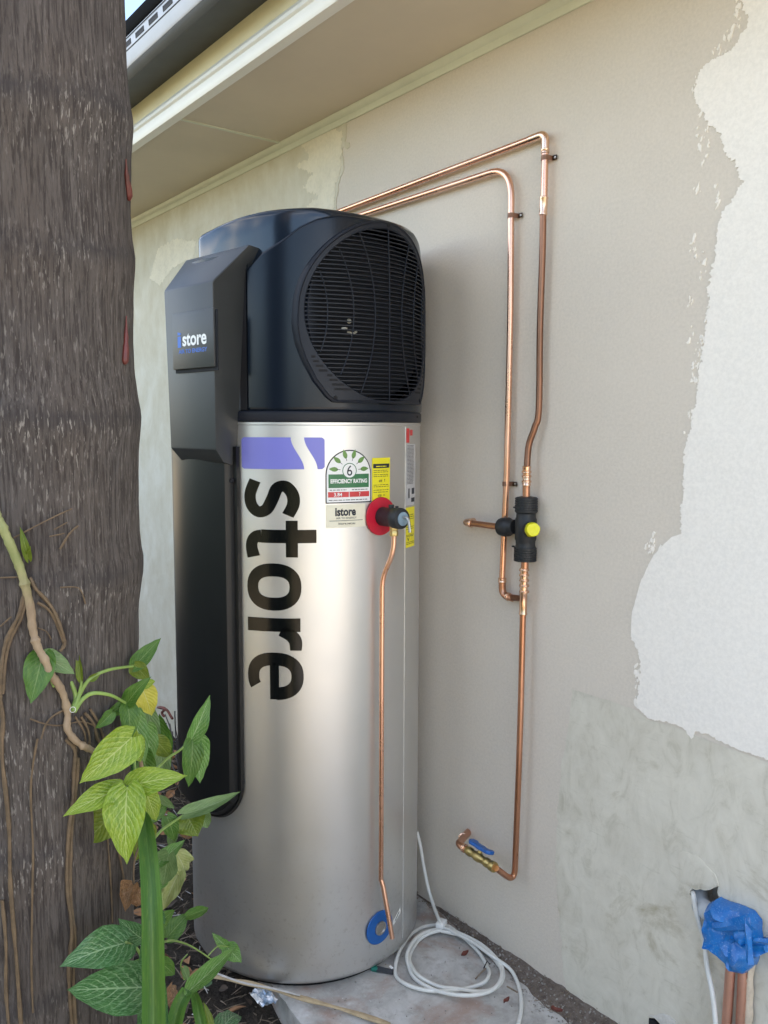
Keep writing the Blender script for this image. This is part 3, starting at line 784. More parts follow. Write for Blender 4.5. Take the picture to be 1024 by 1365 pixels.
# the lilac block with its white swoosh
tha, zt = PT(322, 584); thb, zb = PT(433, 625); _, zt = PT(378, 583); _, zb = PT(378, 625.5)
Wd = (thb-tha)*R0; Hh = zt-zb
def swoosh(t): return .605*Wd+Wd*.155*(3*t*t-2*t**3)*1.0
def rc(x0, y0, x1, y1, r): return [(x0+r, y0), (x1-r, y0), (x1, y0+r), (x1, y1-r), (x1-r, y1), (x0+r, y1), (x0, y1-r), (x0, y0+r)]
n_ = 12
a_ = [(.006, 0), (0, .005), (0, Hh-.005), (.006, Hh)] + [(swoosh(k/n_)-.0, Hh*(1-k/n_)) for k in range(n_+1)]
b_ = [(Wd-.006, Hh), (Wd, Hh-.005), (Wd, .005), (Wd-.006, 0)] + [(swoosh(k/n_)+.031, Hh*(1-k/n_)) for k in range(n_, -1, -1)]
bent('lilac_logo_block', poly_bm([a_[::-1]]), tha, zb, M_vinyl_lilac, heater, .0007, step=.008)
bent('lilac_logo_block', poly_bm([b_]), tha, zb, M_vinyl_lilac, heater, .0007, step=.008)

# energy rating label
def strip_lines(x0, x1, ys, h, gaps=0, seed=1):
    rnd = random.Random(seed); bm = bmesh.new()
    for y in ys:
        x = x0
        while x < x1-.002:
            w = rnd.uniform(.004, .012); e = min(x+w, x1-rnd.uniform(0, .004))
            if e > x: bm.faces.new([bm.verts.new(q) for q in ((x, y, 0), (e, y, 0), (e, y+h, 0), (x, y+h, 0))])
            x = e+.0018
    return bm
t0, zb = PT(434, 671.5); t1, _ = PT(494.5, 668); _, zt = PT(463, 599.5); w = (t1-t0)*R0; h = zt-zb
rr = w/2
def arch(m, n_=20):
    r_ = rr-m; cy = h-rr
    return [(m, m), (w-m, m)] + [(rr+r_*cos(pi*k/n_), cy+r_*sin(pi*k/n_)*1.0) for k in range(n_+1)]
lab = bent('rating_label', poly_bm([arch(0)]), t0, zb, M_ink, heater, .0006)
bent('label_face', poly_bm([arch(.0028)]), t0, zb, M_white_print, lab, .0009)
bent('green_band', rect(.007, h*.29, w-.007, h*.545), t0, zb, M_green, lab, .0012)
bent('printed_words', fit(text_bm('EFFICIENCY RATING', .01, .0004), .012, w-.012, h*.375, h*.455), t0, zb, M_white_print, lab, .0015)
cc = (rr, h*.61); cr_ = w*.155
bent('white_disc', poly_bm([[(cc[0]+cr_*cos(2*pi*k/24), cc[1]+cr_*sin(2*pi*k/24)) for k in range(24)]]), t0, zb, M_white_print, lab, .0015)
cb = bmesh.new(); A = [cb.verts.new((cc[0]+cr_*1.0*cos(2*pi*k/24), cc[1]+cr_*sin(2*pi*k/24), 0)) for k in range(24)]; B = [cb.verts.new((cc[0]+cr_*.9*cos(2*pi*k/24), cc[1]+cr_*.9*sin(2*pi*k/24), 0)) for k in range(24)]
for k in range(24): cb.faces.new((A[k], A[(k+1) % 24], B[(k+1) % 24], B[k]))
bent('green_ring', cb, t0, zb, M_green, lab, .0018)
bent('numeral', fit(text_bm('6', .03, .0001), cc[0]-cr_*.36, cc[0]+cr_*.36, cc[1]-cr_*.66, cc[1]+cr_*.68), t0, zb, M_ink, lab, .0019)
for k in range(6):
    a = radians(4+k*(172/5)); c0 = (cc[0]+cr_*1.25*cos(a), cc[1]+cr_*1.25*sin(a)+.001)
    dx, dy = cos(a), sin(a); px, py = -dy, dx; Ln = w*.21; out = []
    for q in range(9):
        t = q/8; out.append((c0[0]+dx*Ln*(.2+t*.95), c0[1]+dy*Ln*(.2+t*.95), .22*Ln*sin(pi*min(1, t**.8))))
    lp = [(x+px*ww, y+py*ww) for x, y, ww in out] + [(x-px*ww, y-py*ww) for x, y, ww in reversed(out[1:-1])]
    b2 = poly_bm([lp]); 
    bent('leaf_mark', b2, t0, zb, M_leafgreen, lab, .0012)
    bent('leaf_stalk', poly_bm([[(c0[0]+px*.0006, c0[1]+py*.0006), (c0[0]+dx*Ln*.4+px*.0006, c0[1]+dy*Ln*.4+py*.0006), (c0[0]+dx*Ln*.4-px*.0006, c0[1]+dy*Ln*.4-py*.0006), (c0[0]-px*.0006, c0[1]-py*.0006)]]), t0, zb, M_ink, lab, .0014)
bent('red_box', rect(.006, h*.115, w*.485, h*.215), t0, zb, M_redlab, lab, .0012)
bent('red_box', rect(w*.5, h*.115, w-.006, h*.215), t0, zb, M_redlab, lab, .0012)
bent('numeral', fit(text_bm('3.84', .01, .0002), w*.17, w*.34, h*.13, h*.20), t0, zb, M_white_print, lab, .0015)
bent('numeral', fit(text_bm('7', .01, .0002), w*.71, w*.74, h*.13, h*.20), t0, zb, M_white_print, lab, .0015)
bent('small_print', join(strip_lines(.010, w*.46, [h*.245], .0016, seed=3), strip_lines(w*.55, w-.010, [h*.245], .0016, seed=4), strip_lines(.008, w-.008, [h*.055], .0016, seed=5)), t0, zb, M_ink, lab, .0012)
# yellow warning label
t0, zt = PT(496, 610.5); t1, zb = PT(519.5, 666); w = (t1-t0)*R0; h = zt-zb
lab = bent('warning_label', rect(0, 0, w, h), t0, zb, M_yellow, heater, .0006)
bent('black_header', rect(.003, h*.76, w-.003, h*.86), t0, zb, M_ink, lab, .0010)
bent('small_print', strip_lines(.004, w-.004, [h*k for k in (.70, .66, .60, .56, .36, .32, .24, .19)], .0012, seed=6), t0, zb, M_ink, lab, .0010)
bent('warning_mark', fit(text_bm('# !', .01), w*.35, w*.7, h*.43, h*.5), t0, zb, M_ink, lab, .0010)
bent('warning_mark', fit(text_bm('@ =', .01), w*.3, w*.7, h*.08, h*.15), t0, zb, M_ink, lab, .0010)
bent('heading_print', strip_lines(w*.2, w*.8, [h*.79], .0022, seed=2), t0, zb, M_yellow, lab, .0013)
# cream maker's label
t0, zt = PT(434.5, 673); t1, zb = PT(487, 701.5); w = (t1-t0)*R0; h = zt-zb
lab = bent('maker_label', rect(0, 0, w, h), t0, zb, M_cream_lab, heater, .0005)
bent('printed_words', fit(text_bm('istore', .03, .0011), w*.22, w*.74, h*.50, h*.86), t0, zb, M_ink, lab, .0010)
bent('printed_words', fit(text_bm('AIR TO ENERGY', .02, .0001), w*.24, w*.76, h*.37, h*.45), t0, zb, M_ink, lab, .0010)
bent('ruled_line', rect(w*.08, h*.29, w*.92, h*.31), t0, zb, M_ink, lab, .0010)
bent('printed_words', fit(text_bm('istore.net.au', .02, .0002), w*.30, w*.72, h*.13, h*.22), t0, zb, M_ink, lab, .0010)
# tall grey data label, red print and the yellow one below it, beyond the seam
t0, zt = PT(541.5, 592); t1, zb = PT(553, 672); w = (t1-t0)*R0; h = zt-zb
lab = bent('data_label', rect(0, 0, w, h), t0, zb, M_clear_lab, heater, .0006)
bent('small_print', strip_lines(.005, w*.8, [h*(.97-.022*k) for k in range(29)], .0013, seed=9), t0, zb, M_ink, lab, .0010)
bent('barcode', join(rect(w*.2, h*.12, w*.32, h*.28), rect(w*.55, h*.18, w*.85, h*.28), rect(w*.5, h*.05, w*.9, h*.12)), t0, zb, M_ink, lab, .0010)
t0, zt = PT(541.5, 571); t1, zb = PT(548, 590); w = (t1-t0)*R0; h = zt-zb
bent('red_print', join(rect(0, 0, w*.6, h), rect(w*.75, h*.5, w*1.3, h*.9)), t0, zb, M_redlab, heater, .0006)
t0, zt = PT(540.5, 677); t1, zb = PT(552, 727); w = (t1-t0)*R0; h = zt-zb
lab = bent('warning_label', rect(0, 0, w, h), t0, zb, M_yellow, heater, .0006)
bent('small_print', strip_lines(.004, w-.004, [h*k for k in (.30, .27, .12, .08, .75, .7, .8, .5, .45)], .0014, seed=16), t0, zb, M_ink, lab, .0010)
bent('warning_mark', fit(text_bm('V', .02, .0004), w*.15, w*.38, h*.16, h*.25), t0, zb, M_ink, lab, .0010)

# --- black upper works
RB = .3165
lathe('base_band', [(0, 1.4315), (RB-.001, 1.4315), (RB, 1.433), (RB, 1.452), (RB-.003, 1.4555), (0, 1.4555)], M_grille, heater, n=128)
def grid_surface(name, fn, nu, nv, mat, keep=None, parent=heater, thick=0):
    bm = bmesh.new(); g = {}
    for i in range(nu+1):
        for j in range(nv+1): g[i, j] = bm.verts.new(fn(i/nu, j/nv))
    for i in range(nu):
        for j in range(nv):
            if keep and not keep((i+.5)/nu, (j+.5)/nv): continue
            q = list(dict.fromkeys((g[i, j], g[i+1, j], g[i+1, j+1], g[i, j+1])))
            bm.faces.new(q)
    for v in [v for v in bm.verts if not v.link_faces]: bm.verts.remove(v)
    bmesh.ops.remove_doubles(bm, verts=bm.verts[:], dist=1e-6)
    return build(name, bm, mat, parent)
def interp(x, tab):
    if x <= tab[0][0]: return tab[0][1]
    for (a, b), (c, d) in zip(tab, tab[1:]):
        if x <= c:
            t = (x-a)/(c-a); return b+(d-b)*t
    return tab[-1][1]
def ztop(u): return interp(u, [(-.09, 1.880), (0, 1.892), (.09, 1.905), (.16, 1.914), (.25, 1.921), (.31, 1.917)])
# shell contour (upper edge of the front shell) by |angle|
def zshell(a): return interp(abs(degrees(a)), [(0, 1.905), (24, 1.906), (33.5, 1.893), (41, 1.874), (48.7, 1.844), (57.3, 1.816), (63, 1.786), (66, 1.77)])
# round rear part of the shroud
def rear(u, v):
    th = radians(64)+u*radians(232); zz = 1.4556+(1.815-1.4556)*min(1, v/.9); r_ = .309
    if v > .9: r_ = .309-.02*(v-.9)/.1; zz = 1.815+.006*sin((v-.9)/.1*pi/2)
    return pol(th, r_, zz)
grid_surface('rear_shroud', rear, 80, 10, M_shroud)
# D-shaped top housing
plan = []
rf = .303
for k in range(49):
    th = radians(-90+180*k/48); plan.append((rf*cos(th)*1.0, .281*sin(th) if abs(sin(th)) > .0 else 0, 1))
# blend: front arc r .303 in x and flat sides at y +-.281
plan = []
for k in range(61):
    th = radians(-90+180*k/60); c, s = cos(th), sin(th)
    e = 2.12
    plan.append((rf*abs(c)**(2/e), .286*abs(s)**(2/e)*(1 if s > 0 else -1)))
side_b = -.075; rc_ = .034
bk = []
for x in (-.01, -.02, -.03): bk.append((x, .286))
for k in range(9):
    t = radians(90*k/8); bk.append((side_b+rc_-rc_*sin(t)-.0, .286-rc_+rc_*cos(t)))
plan_full = plan + bk + [(side_b, 0.1), (side_b, -.1)] + [(x, -y) for x, y in reversed(bk)]
NP = len(plan_full)
bm = bmesh.new()
cx_ = .1
rows = []
for j, (ins, zf) in enumerate(((0, 'lo'), (0, .25), (0, .5), (0, .75), (0, -.016), (.0015, -.009), (.006, -.003), (.014, 0), (.06, .004), (.12, .006))):
    row = []
    for (x, y) in plan_full:
        zt_ = ztop(x); a = atan2(y, max(x, .001))
        inside = x > .03
        zlo = (zshell(a)-.02 if inside else 1.70)
        if zf == 'lo': z = min(zlo, zt_-.03)
        elif isinstance(zf, float) and zf > .2: z = min(zlo, zt_-.03)+(zt_-.016-min(zlo, zt_-.03))*zf
        else: z = zt_+zf
        L_ = hypot(x-cx_, y); s = 1-ins/L_
        lean = 1-.03*max(0, min(1, (z-1.70)/.22))**2 if x > .1 else 1
        row.append(bm.verts.new(((cx_+(x-cx_)*s)*lean, y*s, z)))
    rows.append(row)
for a, b in zip(rows, rows[1:]):
    for i in range(NP):
        j = (i+1) % NP; bm.faces.new((a[i], a[j], b[j], b[i]))
cv = bm.verts.new((cx_, 0, 1.93))
for i in range(NP): bm.faces.new((rows[-1][i], rows[-1][(i+1) % NP], cv))
build('top_housing', bm, M_housing, heater)
# front shell with the fan opening
ZC, RG, RO = 1.682, .203, .224
THS = radians(65)
def lean_r(z): return 1-.022*max(0, min(1, (z-1.66)/.24))**2
def shell(u, v):
    th = -THS+2*THS*u; zs = zshell(th); z0 = 1.4556
    lip = [(0, -.004, 0), (.02, 0, .002)]
    if v < .03: r_, z = .3135+.0035*(v/.03), z0+.004*v/.03
    elif v < .94: r_, z = .3170, z0+.004+(zs-.008-z0-.004)*(v-.03)/.91
    else:
        t = (v-.94)/.06; r_, z = .3170-.014*(1-cos(t*pi/2)), zs-.008+.008*sin(t*pi/2)
    e = min(u, 1-u)*2*degrees(THS)
    if e < 1.6: r_ -= .010*(1-sin(e/1.6*pi/2))
    return pol(th, r_*lean_r(z), z)
def shell_keep(u, v):
    p = shell(u, v); return hypot(p[1], p[2]-ZC) > RG+.006
grid_surface('front_shell', shell, 176, 120, M_shroud, shell_keep)
# dark blade and slit beside the shell
grid_surface('side_blade', lambda u, v: pol(radians(-72.2+ (4.2 if v < .5 else 4.2-3.0*(v-.5)*2)*u), .3125+.002*sin(u*pi), 1.458+(1.765-1.458)*v), 4, 20, plain('blade_grey', (.05, .06, .072), .3))
grid_surface('side_slit', lambda u, v: pol(radians(-68.2+3.6*u), .3125, 1.458+(1.78-1.458)*v), 3, 4, M_void)
# interior
bm = bmesh.new(); add_box(bm, (.02, -.27, 1.457), (.09, .27, 1.885)); build('inner_bulkhead', bm, M_void, heater, smooth=False)
# fan
fan = empty('fan', (0, 0, 0)); fan.parent = heater
def blade(k):
    a0 = 2*pi*k/5+.35
    def fn(u, v):
        r_ = .05+.135*v; a = a0+(u-.5)*1.02*(1-.15*v)+.35*v; x = .215+.045*(u-.5)*(1.25-v*.5)
        return (x, r_*cos(a), ZC+r_*sin(a))
    grid_surface('blade', fn, 8, 6, M_fan, parent=fan)
for k in range(5): blade(k)
lathe('hub', [(0, -.03), (.056, -.03), (.056, .02), (.048, .030), (.020, .034), (.018, .03), (.0, .03)], plain('hub_plastic', (.022, .024, .04), .4), fan, (.215, 0, ZC), (1, 0, 0), 32)
lathe('fan_ring', [(.192, -.05), (.196, -.05), (.199, .05), (.195, .05)], M_grille, fan, (.205, 0, ZC), (1, 0, 0), 64)
bm = bmesh.new()
q = PX(465, 428, .285)
add_lathe(bm, [(0, 0), (.006, 0), (.005, .004), (0, .005)], 10, axis_matrix((.285, q.y, q.z), (1, 0, 0)))
for (px, py, ln, tl) in ((459, 438, .016, .1), (466, 444, .014, -.3), (473, 443.5, .010, .5)):
    q = PX(px, py, .285); add_tube(bm, [(.285, q.y-ln/2, q.z-ln*tl/2), (.288, q.y, q.z+.001), (.285, q.y+ln/2, q.z+ln*tl/2)], .0026, 6)
build('wiring_clips', bm, plain('pale_wire_clip', (.75, .75, .70), .5), fan)
add_arm = bmesh.new()
for a in (.4, 1.7, 3.5, 4.8): add_tube(add_arm, [(.15, .03*cos(a), ZC+.03*sin(a)), (.15, .195*cos(a), ZC+.195*sin(a))], .008, 6)
build('motor_bracket', add_arm, M_fan, fan)

# grille frame: circle inside, circle with squared lower corners outside
def ro(phi):
    dy, dz = cos(phi), sin(phi)
    r_ = .2215
    if dz < 0:
        # polygon of the lower corners
        best = 9
        poly = [(.2225, .0), (.2228, -.035), (.2180, -.075), (.207, -.113), (.188, -.158), (.163, -.195), (.148, -.207)]; poly = poly+[(-x, z) for x, z in reversed(poly)]
        for (a, b) in zip(poly, poly[1:]):
            ex, ez = b[0]-a[0], b[1]-a[1]; den = dy*ez-dz*ex
            if abs(den) < 1e-9: continue
            t = (a[0]*ez-a[1]*ex)/den; s = (a[0]*dz-a[1]*dy)/den
            if t > 0 and -1e-6 <= s <= 1+1e-6: best = min(best, t)
        if best < 9: r_ = max(best, .2065)
    return r_
def cylpt(a, z, r_):
    rr_ = r_*lean_r(z); a = max(-rr_*.999, min(rr_*.999, a)); return Vector((sqrt(rr_*rr_-a*a), a, z))
bm = bmesh.new(); n_ = 180; rows = []
for f, dr, base in ((1.0, .0, 'o'), (1.0, .0095, 'o'), (-.004, .0115, 'oi'), (-.0075, .0085, 'oi'), (.5, .0085, 'm'), (.003, .0085, 'i'), (.0, .006, 'i'), (.0, -.014, 'i')):
    row = []
    for k in range(n_):
        ph = 2*pi*k/n_; R_o = ro(ph)
        rr_ = R_o if base == 'o' else R_o+f if base == 'oi' else (R_o+RG)/2 if base == 'm' else RG+f
        row.append(bm.verts.new(cylpt(rr_*cos(ph), ZC+rr_*sin(ph), .3150+dr)))
    rows.append(row)
for a, b in zip(rows, rows[1:]):
    for i in range(n_): bm.faces.new((a[i], a[(i+1) % n_], b[(i+1) % n_], b[i]))
frame = build('grille_frame', bm, M_grille, heater)
# louvre slats, each its own part
NS = 41
for k in range(NS):
    z = ZC-.195+.39*k/(NS-1); hw = sqrt(max(0, (RG+.001)**2-(z-ZC)**2))
    if hw < .02: continue
    nn = max(6, int(hw/.012)); bm = bmesh.new(); prev = None
    for i in range(nn+1):
        a = -hw+2*hw*i/nn; ring = []
        for (dr, dz) in ((.0055, -.0012), (.0055, .0012), (-.006, .0022), (-.006, -.0002)):
            ring.append(bm.verts.new(cylpt(a, z+dz, .3165+dr)))
        if prev:
            for q in range(4): bm.faces.new((prev[q], prev[(q+1) % 4], ring[(q+1) % 4], ring[q]))
        else: bm.faces.new(ring[::-1])
        prev = ring
    bm.faces.new(prev)
    build('slat', bm, M_grille, heater)
for a0, kq in ((0, 0), (.045, 26), (.102, 15), (.160, 11), (-.045, 26), (-.102, 15), (-.160, 11)):
    pts = []
    for i in range(41):
        dz = -RG+2*RG*i/40; a = a0*(1+kq*dz*dz)
        if hypot(a, dz) < RG+.002: pts.append(cylpt(a, ZC+dz, .3225))
    tube('rib', pts, .0016, M_grille, heater, 6)
# corner vent slots below the circle, their dark depth painted as flat black patches
bm = bmesh.new()
for sgn in (-1, 1):
    for k in range(8):
        z = ZC-.105-k*.0105
        a_in = sqrt(RG*RG-(z-ZC)**2)+.012
        a_out = min(.2225-(.2225-.152)*max(0, (-(z-ZC)-.06)/.147)-.018, .21)
        if a_out-a_in < .008: a_out = a_in+.008+.003*k
        a_out = min(a_out, a_in+.055)
        q = [cylpt(sgn*(a_in+(a_out-a_in)*t/4), z+dz, .3150+.0090) for dz in (0, .0052) for t in range(5)]
        lo = [bm.verts.new(p) for p in q]; 
        for t in range(4): bm.faces.new((lo[t], lo[t+1], lo[t+6], lo[t+5]))
build('vent_slot', bm, M_void, frame)
for (a, z) in ((.0, ZC+.2125), (-.145, ZC-.196), (.145, ZC-.196)):
    p = cylpt(a, z, .3235); lathe('screw', [(0, 0), (.005, 0), (.0045, .0015), (.002, .0012), (0, .0003)], M_void, frame, p, (p.x, p.y, 0), 12)
for (x, y) in ((556, 555.5), (313, 553), (313, 569)):
    th, z = PT(x, y, RB); p = Vector(pol(th, RB, z)); lathe('screw', [(0, 0), (.0035, 0), (.003, .0015), (0, .0008)], M_void, heater, p, (p.x, p.y, 0), 10)

# --- control box (towards local -y)
U0, U1 = -.060, .132
prof_b = [(.300, 1.325), (.342, 1.336), (.370, 1.366), (.372, 1.738), (.370, 1.744), (.290, 1.829), (.20, 1.829), (.20, 1.325)]
bm = bmesh.new()
def boxprof(u, s=0):
    out = []
    for v, z in prof_b: out.append(bm.verts.new((u, -v, z)))
    return out
def ub(v, z): return U1-(.370-v)*.36 if z < 1.75 else U1+(.028 if v > .25 else .0)
A = [bm.verts.new((U0-(.012 if z > 1.7 else 0)-(0.03 if z > 1.82 else 0), -v, z)) for v, z in prof_b]
B = [bm.verts.new((ub(v, z), -v, z)) for v, z in prof_b]
n_ = len(A)
for i in range(n_): bm.faces.new((A[i], A[(i+1) % n_], B[(i+1) % n_], B[i]))
bm.faces.new(A); bm.faces.new(B[::-1])
bmesh.ops.recalc_face_normals(bm, faces=bm.faces[:])
es = [e for e in bm.edges if e.calc_face_angle(0) > .35]
bmesh.ops.bevel(bm, geom=es, offset=.0025, segments=2, profile=.5, affect='EDGES')
box = build('control_box', bm, M_grey_plastic, heater)
box_m = M_black_plastic
# raised display plate with the name on it
o_ = toL(CAM)
def onbox(x, y, v=.372):
    q = toL(CAM+ray(x, y))-o_; t = (-v-o_.y)/q.y; return o_+q*t
pA = onbox(229.5, 419, .378); pB = onbox(284.5, 409.5, .378); pC = onbox(283, 489, .378)
PU0, PU1, PZ0, PZ1 = pA.x, pB.x, pC.z, (pA.z+pB.z)/2
bm = bmesh.new(); add_box(bm, (PU0, -.379, PZ0), (PU1, -.370, PZ1), .002); plate = build('display_plate', bm, M_grey_plastic, heater)
bm = bmesh.new(); add_box(bm, (PU0+.004, -.3738, PZ0-.008), (PU1+.009, -.3722, PZ1-.004)); build('plate_gap', bm, M_void, heater, smooth=False)
def flat_on_box(name, bm, x0, x1, z0, z1, mat, off=.3794):
    fit(bm, 0, 1, 0, 1)
    for v in bm.verts: v.co = Vector((x0+(x1-x0)*v.co.x, -off, z0+(z1-z0)*v.co.y))
    return build(name, bm, mat, plate, smooth=False)
PWd = PU1-PU0; PHt = PZ1-PZ0
flat_on_box('printed_words', text_bm('store', .03, .0008), PU0+PWd*.26, PU0+PWd*.84, PZ0+PHt*.40, PZ0+PHt*.62, M_white_print)
flat_on_box('letter_i', join(rect(.0, 0, 1, .72), poly_bm([[(0, .80), (1, .80), (1, .93), (.0, 1.0)]])), PU0+PWd*.14, PU0+PWd*.225, PZ0+PHt*.385, PZ0+PHt*.66, M_bluelogo)
flat_on_box('printed_words', text_bm('AIR TO ENERGY', .03, .0006), PU0+PWd*.16, PU0+PWd*.85, PZ0+PHt*.275, PZ0+PHt*.35, M_bluelogo)

# --- lower side cover: a bulging panel with a flange and rounded foot
TR = radians(-60.4-8); TL = radians(-128-8)
ZB, ZT, RCN = .437, 1.372, .112
def cov(u, v):
    # u from the near edge round to the far edge
    s = u*u*.35+u*.65; th = TR+(TL-TR)*s; arc = (TR-th)*.33
    zb = ZB+(RCN-sqrt(max(0, RCN*RCN-(RCN-min(arc, RCN))**2)))
    z = zb+(ZT-zb)*v
    e = min(arc, (z-zb)*.9+.0, (.33*(th-TL)))
    r_ = R0+.0005+.0125*min(1, e/.002)          # flange
    if e > .010: r_ += .019*min(1, (e-.010)/.012)**.7
    if .0095 < e < .0125: r_ -= .003
    return pol(th, r_, z)
grid_surface('side_cover', cov, 120, 150, M_black_plastic)
# arched upper lip of that cover, hollow under the box
def archlip(u, v):
    th = radians(-73-8)+(radians(-112-8)-radians(-73-8))*u
    return pol(th, .346-.03*v, 1.345-.035*(2*u-.35)**2*1.2+.012*v)
th_, z_ = PT(309, 641, .335); p = Vector(pol(th_, .334, z_))
lathe('screw', [(0, 0), (.006, 0), (.005, .004), (.0, .005)], M_void, heater, p, (p.x, p.y, 0), 12)

# --- relief valve on its red disc
th_v, z_v = PT(507, 688, R0)
pv = Vector(pol(th_v, R0, z_v)); dv = Vector((cos(th_v), sin(th_v), 0))
lathe('valve_disc', [(0, 0), (.046, 0), (.047, .002), (.046, .004), (.030, .006), (.0, .006)], M_reddisc, heater, pv+dv*.0005, dv, 48)
valve = lathe('relief_valve', [(0, .006), (.021, .006), (.023, .008), (.023, .050), (.0245, .052), (.0255, .056), (.0255, .074), (.024, .079), (.015, .081), (0, .081)], M_rubber, heater, pv, dv, 32)
tz = Vector((0, 0, 1)); sd = dv.cross(tz)
bm = bmesh.new(); add_lathe(bm, [(0, 0), (.0165, 0), (.0165, .002), (0, .002)], 24, axis_matrix(pv+dv*.081, dv)); build('end_cap', bm, M_bluegrey, valve)
bm = bmesh.new(); add_tube(bm, fillet([pv+dv*.083+tz*.004, pv+dv*.100+tz*.004, pv+dv*.106-tz*.030], .01, 4), [.0042]*30 if False else .0035, 8); build('test_lever', bm, M_steel, valve)
bm = bmesh.new(); add_lathe(bm, [(0, 0), (.007, 0), (.007, .010), (.0, .010)], 12, axis_matrix(pv+dv*.040+tz*.021, tz)); add_lathe(bm, [(0, 0), (.004, 0), (.004, .006), (.0, .006)], 10, axis_matrix(pv+dv*.060+tz*.023, tz)); build('valve_lugs', bm, M_rubber, valve)
# blue collar round the element boss and the little tag
th_b, z_b = PT(505.5, 1236, R0); pb = Vector(pol(th_b, R0, z_b)); db = Vector((cos(th_b), sin(th_b), 0))
collar = lathe('blue_collar', [(0, 0), (.043, 0), (.0435, .0015), (.042, .003), (.022, .004), (0, .004)], M_blue, heater, pb+db*.0004, db, 48)
lathe('plug', [(0, .004), (.018, .004), (.018, .008), (.014, .009), (.012, .006), (0, .006)], M_steel, collar, pb, db, 24)
t0, z0 = PT(524, 1231); t1, z1 = PT(533.5, 1221); 
b2 = poly_bm([[(0, 0), ((t1-t0)*R0, .020), ((t1-t0)*R0, .036), (0, .014)]]); lab = bent('small_tag', b2, t0, z0-.006, M_white_print, heater, .0006)
bent('small_print', poly_bm([[(.006, .007), ((t1-t0)*R0-.006, .024), ((t1-t0)*R0-.006, .028), (.006, .011)]]), t0, z0-.006, M_ink, lab, .0010)

# ------------------------------------------------------------------ pipework
def cupipe(name, path, r, mat, parent, n=14): return tube(name, path, r, mat, parent, n)
def fitting(parent, a, b, r, mat=M_solder, name='coupling'):
    a, b = Vector(a), Vector(b); L_ = (b-a).length
    return lathe(name, [(r*.86, 0), (r*1.06, .0015), (r*1.06, .004), (r*.98, .006), (r*.98, L_-.006), (r*1.06, L_-.004), (r*1.06, L_-.0015), (r*.86, L_)], mat, parent, a, b-a, 20)
def clip(parent, p, r, side=1):
    """saddle clip screwed to the wall over a vertical pipe"""
    bm = bmesh.new(); hh = .0055; prevr = None; pts = []
    depth = -p.y
    for k in range(11):
        a = pi*k/10; pts.append((p.x+(r+.0012)*cos(a)*1.0, p.y-(r+.0012)*sin(a)))
    pts = [(p.x+r+.016, -.0042), (p.x+r+.002, -.0042)] + pts + [(p.x-r-.0012, -.0042), (p.x-r-.005, -.0042)]
    for (x, y) in pts:
        ring = [bm.verts.new((x, y, p.z-hh)), bm.verts.new((x, y, p.z+hh))]
        if prevr: bm.faces.new((prevr[0], ring[0], ring[1], prevr[1]))
        prevr = ring
    bmesh.ops.solidify(bm, geom=bm.faces[:], thickness=-.0012)
    c = build('pipe_clip', bm, M_clip, parent)
    lathe('screw', [(0, 0), (.0035, 0), (.003, .002), (0, .0026)], M_steel, c, (p.x+r+.0105, -.0044, p.z), (0, -1, 0), 10)
OFF = .019; RP = .0078
def WP(x, y, off=OFF): return onwall(x, y, off)
# hot pipe: from behind the heater, along the wall, elbow, down into the mixing valve
P1 = empty('copper_pipe', WP(722, 420, 0), 0, 'upper copper pipe along the wall that turns dark brown on its way down', 'pipe', 'copper pipes fixed to the wall')
def par(parent, o): o.parent = parent; o.matrix_parent_inverse = Matrix.Translation(-parent.location); return o
class Thing:
    def __init__(s, root): s.r = root
    def __call__(s, o): o.parent = s.r; o.matrix_parent_inverse = Matrix.Translation(-s.r.location); return o
p1 = Thing(P1)
el = WP(722.5, 184)
a0 = WP(465, 277); a1 = WP(712, 183.5)
zrun = (a1.z+el.z)/2
start = Vector((a0.x-.42, -OFF, a0.z-(a1.z-a0.z)/(a1.x-a0.x)*.42))
p1(cupipe('horizontal_run', [start, a1], RP, M_cu, None))
dwn0 = WP(727, 200); dwn1 = WP(725.5, 262); dwn2 = WP(724, 287)
p1(cupipe('elbow', fillet([a1+(start-a1).normalized()*.012, WP(727.5, 177.5), dwn0], .028, 9), RP*1.14, M_solder, None, 16))
p1(fitting(None, dwn0+Vector((0, 0, .004)), dwn0-Vector((0, 0, .008)), RP*1.2))
p1(cupipe('bright_drop', [dwn0, dwn1], RP, M_cu, None))
p1(fitting(None, dwn1, dwn2, RP*1.22))
dk = [dwn2+Vector((0, 0, .01)), WP(723.5, 330), WP(720, 440), WP(718.5, 545), WP(713, 570, .022), WP(705, 594, .027), WP(702.5, 625, .031)]
p1(cupipe('dark_drop', smooth_path(dk, 6), RP, M_cu_dark, None))
OV = .031
p1(fitting(None, WP(702.3, 621, OV), WP(702, 648, OV), RP*1.25)); p1(cupipe('valve_tail', [WP(702, 640, OV), WP(701.5, 668, OV)], RP*1.15, M_cu_mid, None))
for k, y in enumerate((627, 633, 640)): p1(fitting(None, WP(702.1, y, OV), WP(702.1, y+4, OV), RP*1.42, name='solder_ring'))
c = clip(None, WP(726.5, 210.5), RP) if False else None
def clip_on(thing, x, y, off=OFF):
    p = WP(x, y, off); n0 = set(bpy.data.objects.keys())
    clip(None, p, RP)
    for o in bpy.data.objects:
        if o.name not in n0 and o.parent is None: thing(o)
clip_on(p1, 726.5, 210.5)
